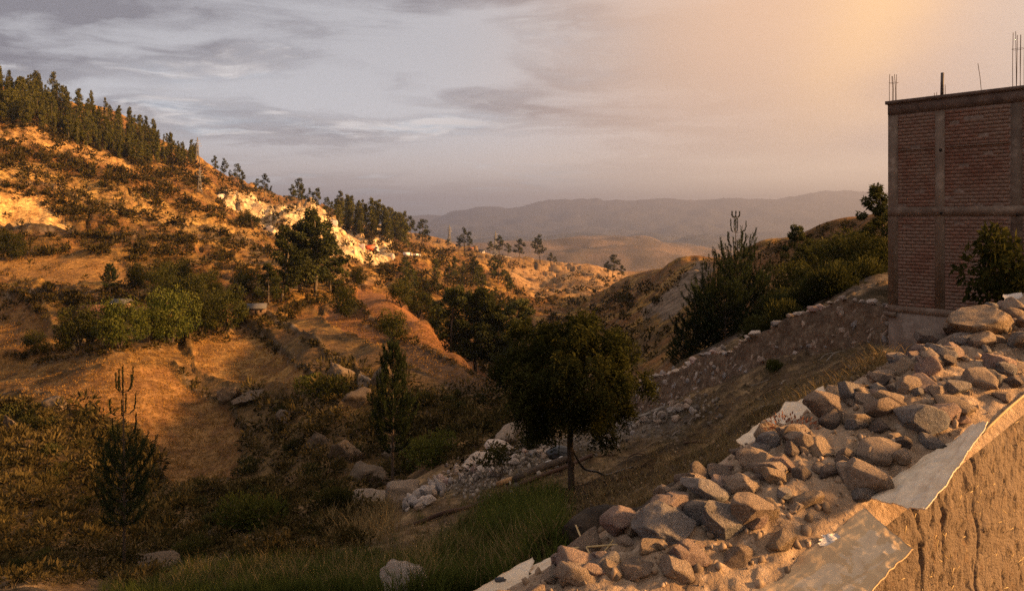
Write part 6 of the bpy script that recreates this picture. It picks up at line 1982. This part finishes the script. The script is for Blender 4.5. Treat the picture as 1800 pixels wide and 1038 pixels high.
# ------------------------------------------------------------------ far away: farm houses, pylons, traffic
roof_m = noise_mat("old_roof_tile", (0.26, 0.115, 0.062), (0.19, 0.080, 0.046), 1.5, 0.9, 0.6, 6)
tin_m = noise_mat("grey_tin", (0.11, 0.10, 0.09), (0.075, 0.068, 0.06), 1.5, 0.6, 0.2, 6)
adw_m = noise_mat("mud_brick", (0.20, 0.125, 0.07), (0.145, 0.09, 0.052), 1.2, 0.95, 0.5, 6)
dark_m = noise_mat("dark_doorway", (0.018, 0.014, 0.010), (0.03, 0.022, 0.016), 3, 1, 0)


def cottage(px, py, wpx, label, rmat, rz=0.1, name="farm_house", wmat=None):
    x, y, z = spot(px, py); w = wpx / F * y; dpt = w * 0.7; hw = w * 0.34; hr = w * 0.24
    t = thing(name, label, "house", (x, y, z), rz)
    mb = MB(); mb.add(boxv((-w / 2, -dpt / 2, -0.8), (w / 2, dpt / 2, hw)), BOXF); link("wall", mb.mesh("wall", wmat or adw_m), t)
    o_ = w * 0.06; a = w / 2 + o_; b2_ = dpt / 2 + o_ * 1.5
    v = np.array([[-a, -b2_, hw - 0.05], [a, -b2_, hw - 0.05], [a, b2_, hw - 0.05], [-a, b2_, hw - 0.05], [-a, 0, hw + hr], [a, 0, hw + hr]])
    v = np.concatenate([v, v + (0, 0, 0.14)])
    f4 = np.array([[6, 7, 11, 10], [8, 9, 10, 11], [0, 4, 5, 1], [2, 5, 4, 3], [0, 1, 7, 6], [2, 3, 9, 8], [1, 5, 11, 7], [5, 2, 8, 11], [3, 4, 10, 9], [4, 0, 6, 10]])
    link("roof", mesh_np("roof", v, f4, rmat), t)
    mb = MB(); mb.add(boxv((-w * 0.08, -dpt / 2 - 0.04, -0.2), (w * 0.06, -dpt / 2 + 0.05, hw * 0.72)), BOXF); link("door", mb.mesh("door", dark_m), t)
    for sx in (-0.32, 0.26):
        mb = MB(); mb.add(boxv((w * sx - w * 0.05, -dpt / 2 - 0.04, hw * 0.4), (w * sx + w * 0.05, -dpt / 2 + 0.05, hw * 0.72)), BOXF); link("window", mb.mesh("window", dark_m), t)
    return t


cottage(163, 560, 38, "mud brick farm house with a red tiled roof among the trees", roof_m, 0.15)
cottage(214, 548, 30, "farm shed with a grey metal roof behind the green trees", tin_m, -0.1)
cottage(252, 556, 22, "small mud hut between the round trees", roof_m, 0.3, "hut")
cottage(452, 552, 30, "low hut by the track with a pale roof edge", tin_m, 0.2, "hut")
cottage(828, 445, 9, "tiny house beside the tall ridge eucalyptus", roof_m, 0.0)
white_w = noise_mat("white_wall", (0.72, 0.66, 0.58), (0.60, 0.54, 0.46), 1, 0.9, 0)
cottage(847, 444, 10, "tiny white house on the ridge road", tin_m, 0.0, "farm_house", white_w)
glow_n = 0
for i, px in enumerate((1117, 1123, 1129, 1137, 1146, 1153, 1508, 1514)):
    if px < 1200:
        dd = 2450.0; x2 = (px - 900) / F * dd; z2 = ground(x2, dd); hgt = 5.5
        t = thing("town_house", f"{ORD[i]} white speck-like house from the left in the far town", "house", (x2, dd, z2 + (HZ - 491 - 0) * 0), 0.1 * i, 1.0, "white houses of the far town")
        mb = MB(); mb.add(boxv((-5, -4, -14), (5, 4, hgt)), BOXF); link("wall", mb.mesh("wall", white_w), t)
        mb = MB(); mb.add(boxv((-5.4, -4.4, hgt), (5.4, 4.4, hgt + 0.5)), BOXF); link("roof", mb.mesh("roof", tin_m), t)
        mb = MB(); mb.add(boxv((-1, -4.08, 0.6), (1, -3.9, 3)), BOXF); link("window", mb.mesh("window", dark_m), t)
galv_m = noise_mat("galvanised_steel", (0.20, 0.19, 0.18), (0.15, 0.14, 0.13), 1, 0.6, 0, spec=0.4)


def pylon(px, py, hpx, label, dmin):
    x, y, z = spot(px, py, dmin); H = hpx / F * y
    t = thing("pylon", label, "pylon", (x, y, z), 0.5); b_ = H * 0.085
    hs = [0, 0.22, 0.42, 0.58, 0.72, 1.0]; ws = [b_, b_ * 0.72, b_ * 0.52, b_ * 0.38, b_ * 0.30, b_ * 0.06]
    rr_ = max(0.05, 0.42 * y / F)
    mb = MB()
    for sx, sy in ((1, 1), (1, -1), (-1, -1), (-1, 1)):
        mb2 = MB(); add_tube(mb2, [(sx * w, sy * w, h_ * H - (0.5 if h_ == 0 else 0)) for h_, w in zip(hs, ws)], rr_, 4); link("leg", mb2.mesh("leg", galv_m), t)
    for k in range(5):
        for (ax, ay), (cx_, cy_) in (((1, 1), (1, -1)), ((1, -1), (-1, -1)), ((-1, -1), (-1, 1)), ((-1, 1), (1, 1))):
            w0, w1_ = ws[k], ws[k + 1]
            add_tube(mb, [(ax * w0, ay * w0, hs[k] * H), (cx_ * w1_, cy_ * w1_, hs[k + 1] * H)], rr_ * 0.7, 3)
            add_tube(mb, [(cx_ * w0, cy_ * w0, hs[k] * H), (ax * w1_, ay * w1_, hs[k + 1] * H)], rr_ * 0.7, 3)
    br = link("bracing", mb.mesh("bracing", galv_m), t)
    for k, (h_, arm) in enumerate(((0.66, 0.16), (0.76, 0.13), (0.86, 0.10))):
        mb2 = MB(); add_tube(mb2, [(-arm * H, 0, h_ * H), (arm * H, 0, h_ * H)], rr_, 4); link("crossarm", mb2.mesh("crossarm", galv_m), t)


pylon(347, 292, 46, "lattice steel pylon standing on the skyline at the end of the wood", 400)
pylon(351, 345, 45, "faint lattice pylon on the slope below the skyline pylon", 300)
pylon(790, 434, 33, "distant lattice pylon on the ridge left of the tall eucalyptus", 700)
pylon(871, 446, 42, "distant lattice pylon behind the ridge trees", 700)
# vehicles on the ridge road
tyre_m = noise_mat("tyre_rubber", (0.02, 0.02, 0.02), (0.03, 0.03, 0.03), 8, 0.9, 0)
glass_m = noise_mat("dark_glass", (0.02, 0.022, 0.025), (0.03, 0.03, 0.035), 2, 0.15, 0, spec=0.6)


def vehicle(px, py, ln, label, cat, name, c1, c2, box_h, cab):
    x, y, z = spot(px, py, 350); t = thing(name, label, cat, (x, y, z + 0.05), 0.15)
    body_m = noise_mat(name + "_paint", c1, c1, 2, 0.5, 0, spec=0.4); cab_m = noise_mat(name + "_cab_paint", c2, c2, 2, 0.5, 0, spec=0.4)
    w = 2.3
    mb = MB(); mb.add(boxv((-ln / 2, -w / 2, 0.7), (ln / 2 - cab, w / 2, 0.7 + box_h)), BOXF); link("body", mb.mesh("body", body_m), t)
    mb = MB(); v = boxv((ln / 2 - cab + 0.05, -w / 2 + 0.05, 0.6), (ln / 2, w / 2 - 0.05, 0.6 + box_h * 0.85)); v[5, 0] -= 0.5; v[6, 0] -= 0.5; mb.add(v, BOXF); cb_ = link("cab", mb.mesh("cab", cab_m), t)
    mb = MB(); mb.add(boxv((ln / 2 - cab + 0.4, -w / 2 + 0.02, 0.6 + box_h * 0.45), (ln / 2 - 0.5, w / 2 - 0.02, 0.6 + box_h * 0.75)), BOXF); link("window", mb.mesh("window", glass_m), t)
    for wx in (-ln * 0.32, ln * 0.34):
        for sy in (-1, 1):
            mb = MB(); add_tube(mb, [(wx, sy * (w / 2 - 0.3), 0.5), (wx, sy * (w / 2 + 0.02), 0.5)], 0.5, 12); link("wheel", mb.mesh("wheel", tyre_m), t)


vehicle(652, 444, 9.0, "truck with a white top and red-orange body on the ridge road", "truck", "truck", (0.55, 0.10, 0.03), (0.75, 0.70, 0.65), 3.4, 2.4)
vehicle(717, 452, 6.0, "white van on the ridge road right of the truck", "van", "van", (0.78, 0.74, 0.68), (0.78, 0.74, 0.68), 2.0, 1.8)
vehicle(733, 453, 5.0, "small white vehicle behind the van on the ridge road", "car", "car", (0.78, 0.74, 0.68), (0.70, 0.66, 0.60), 1.3, 1.6)
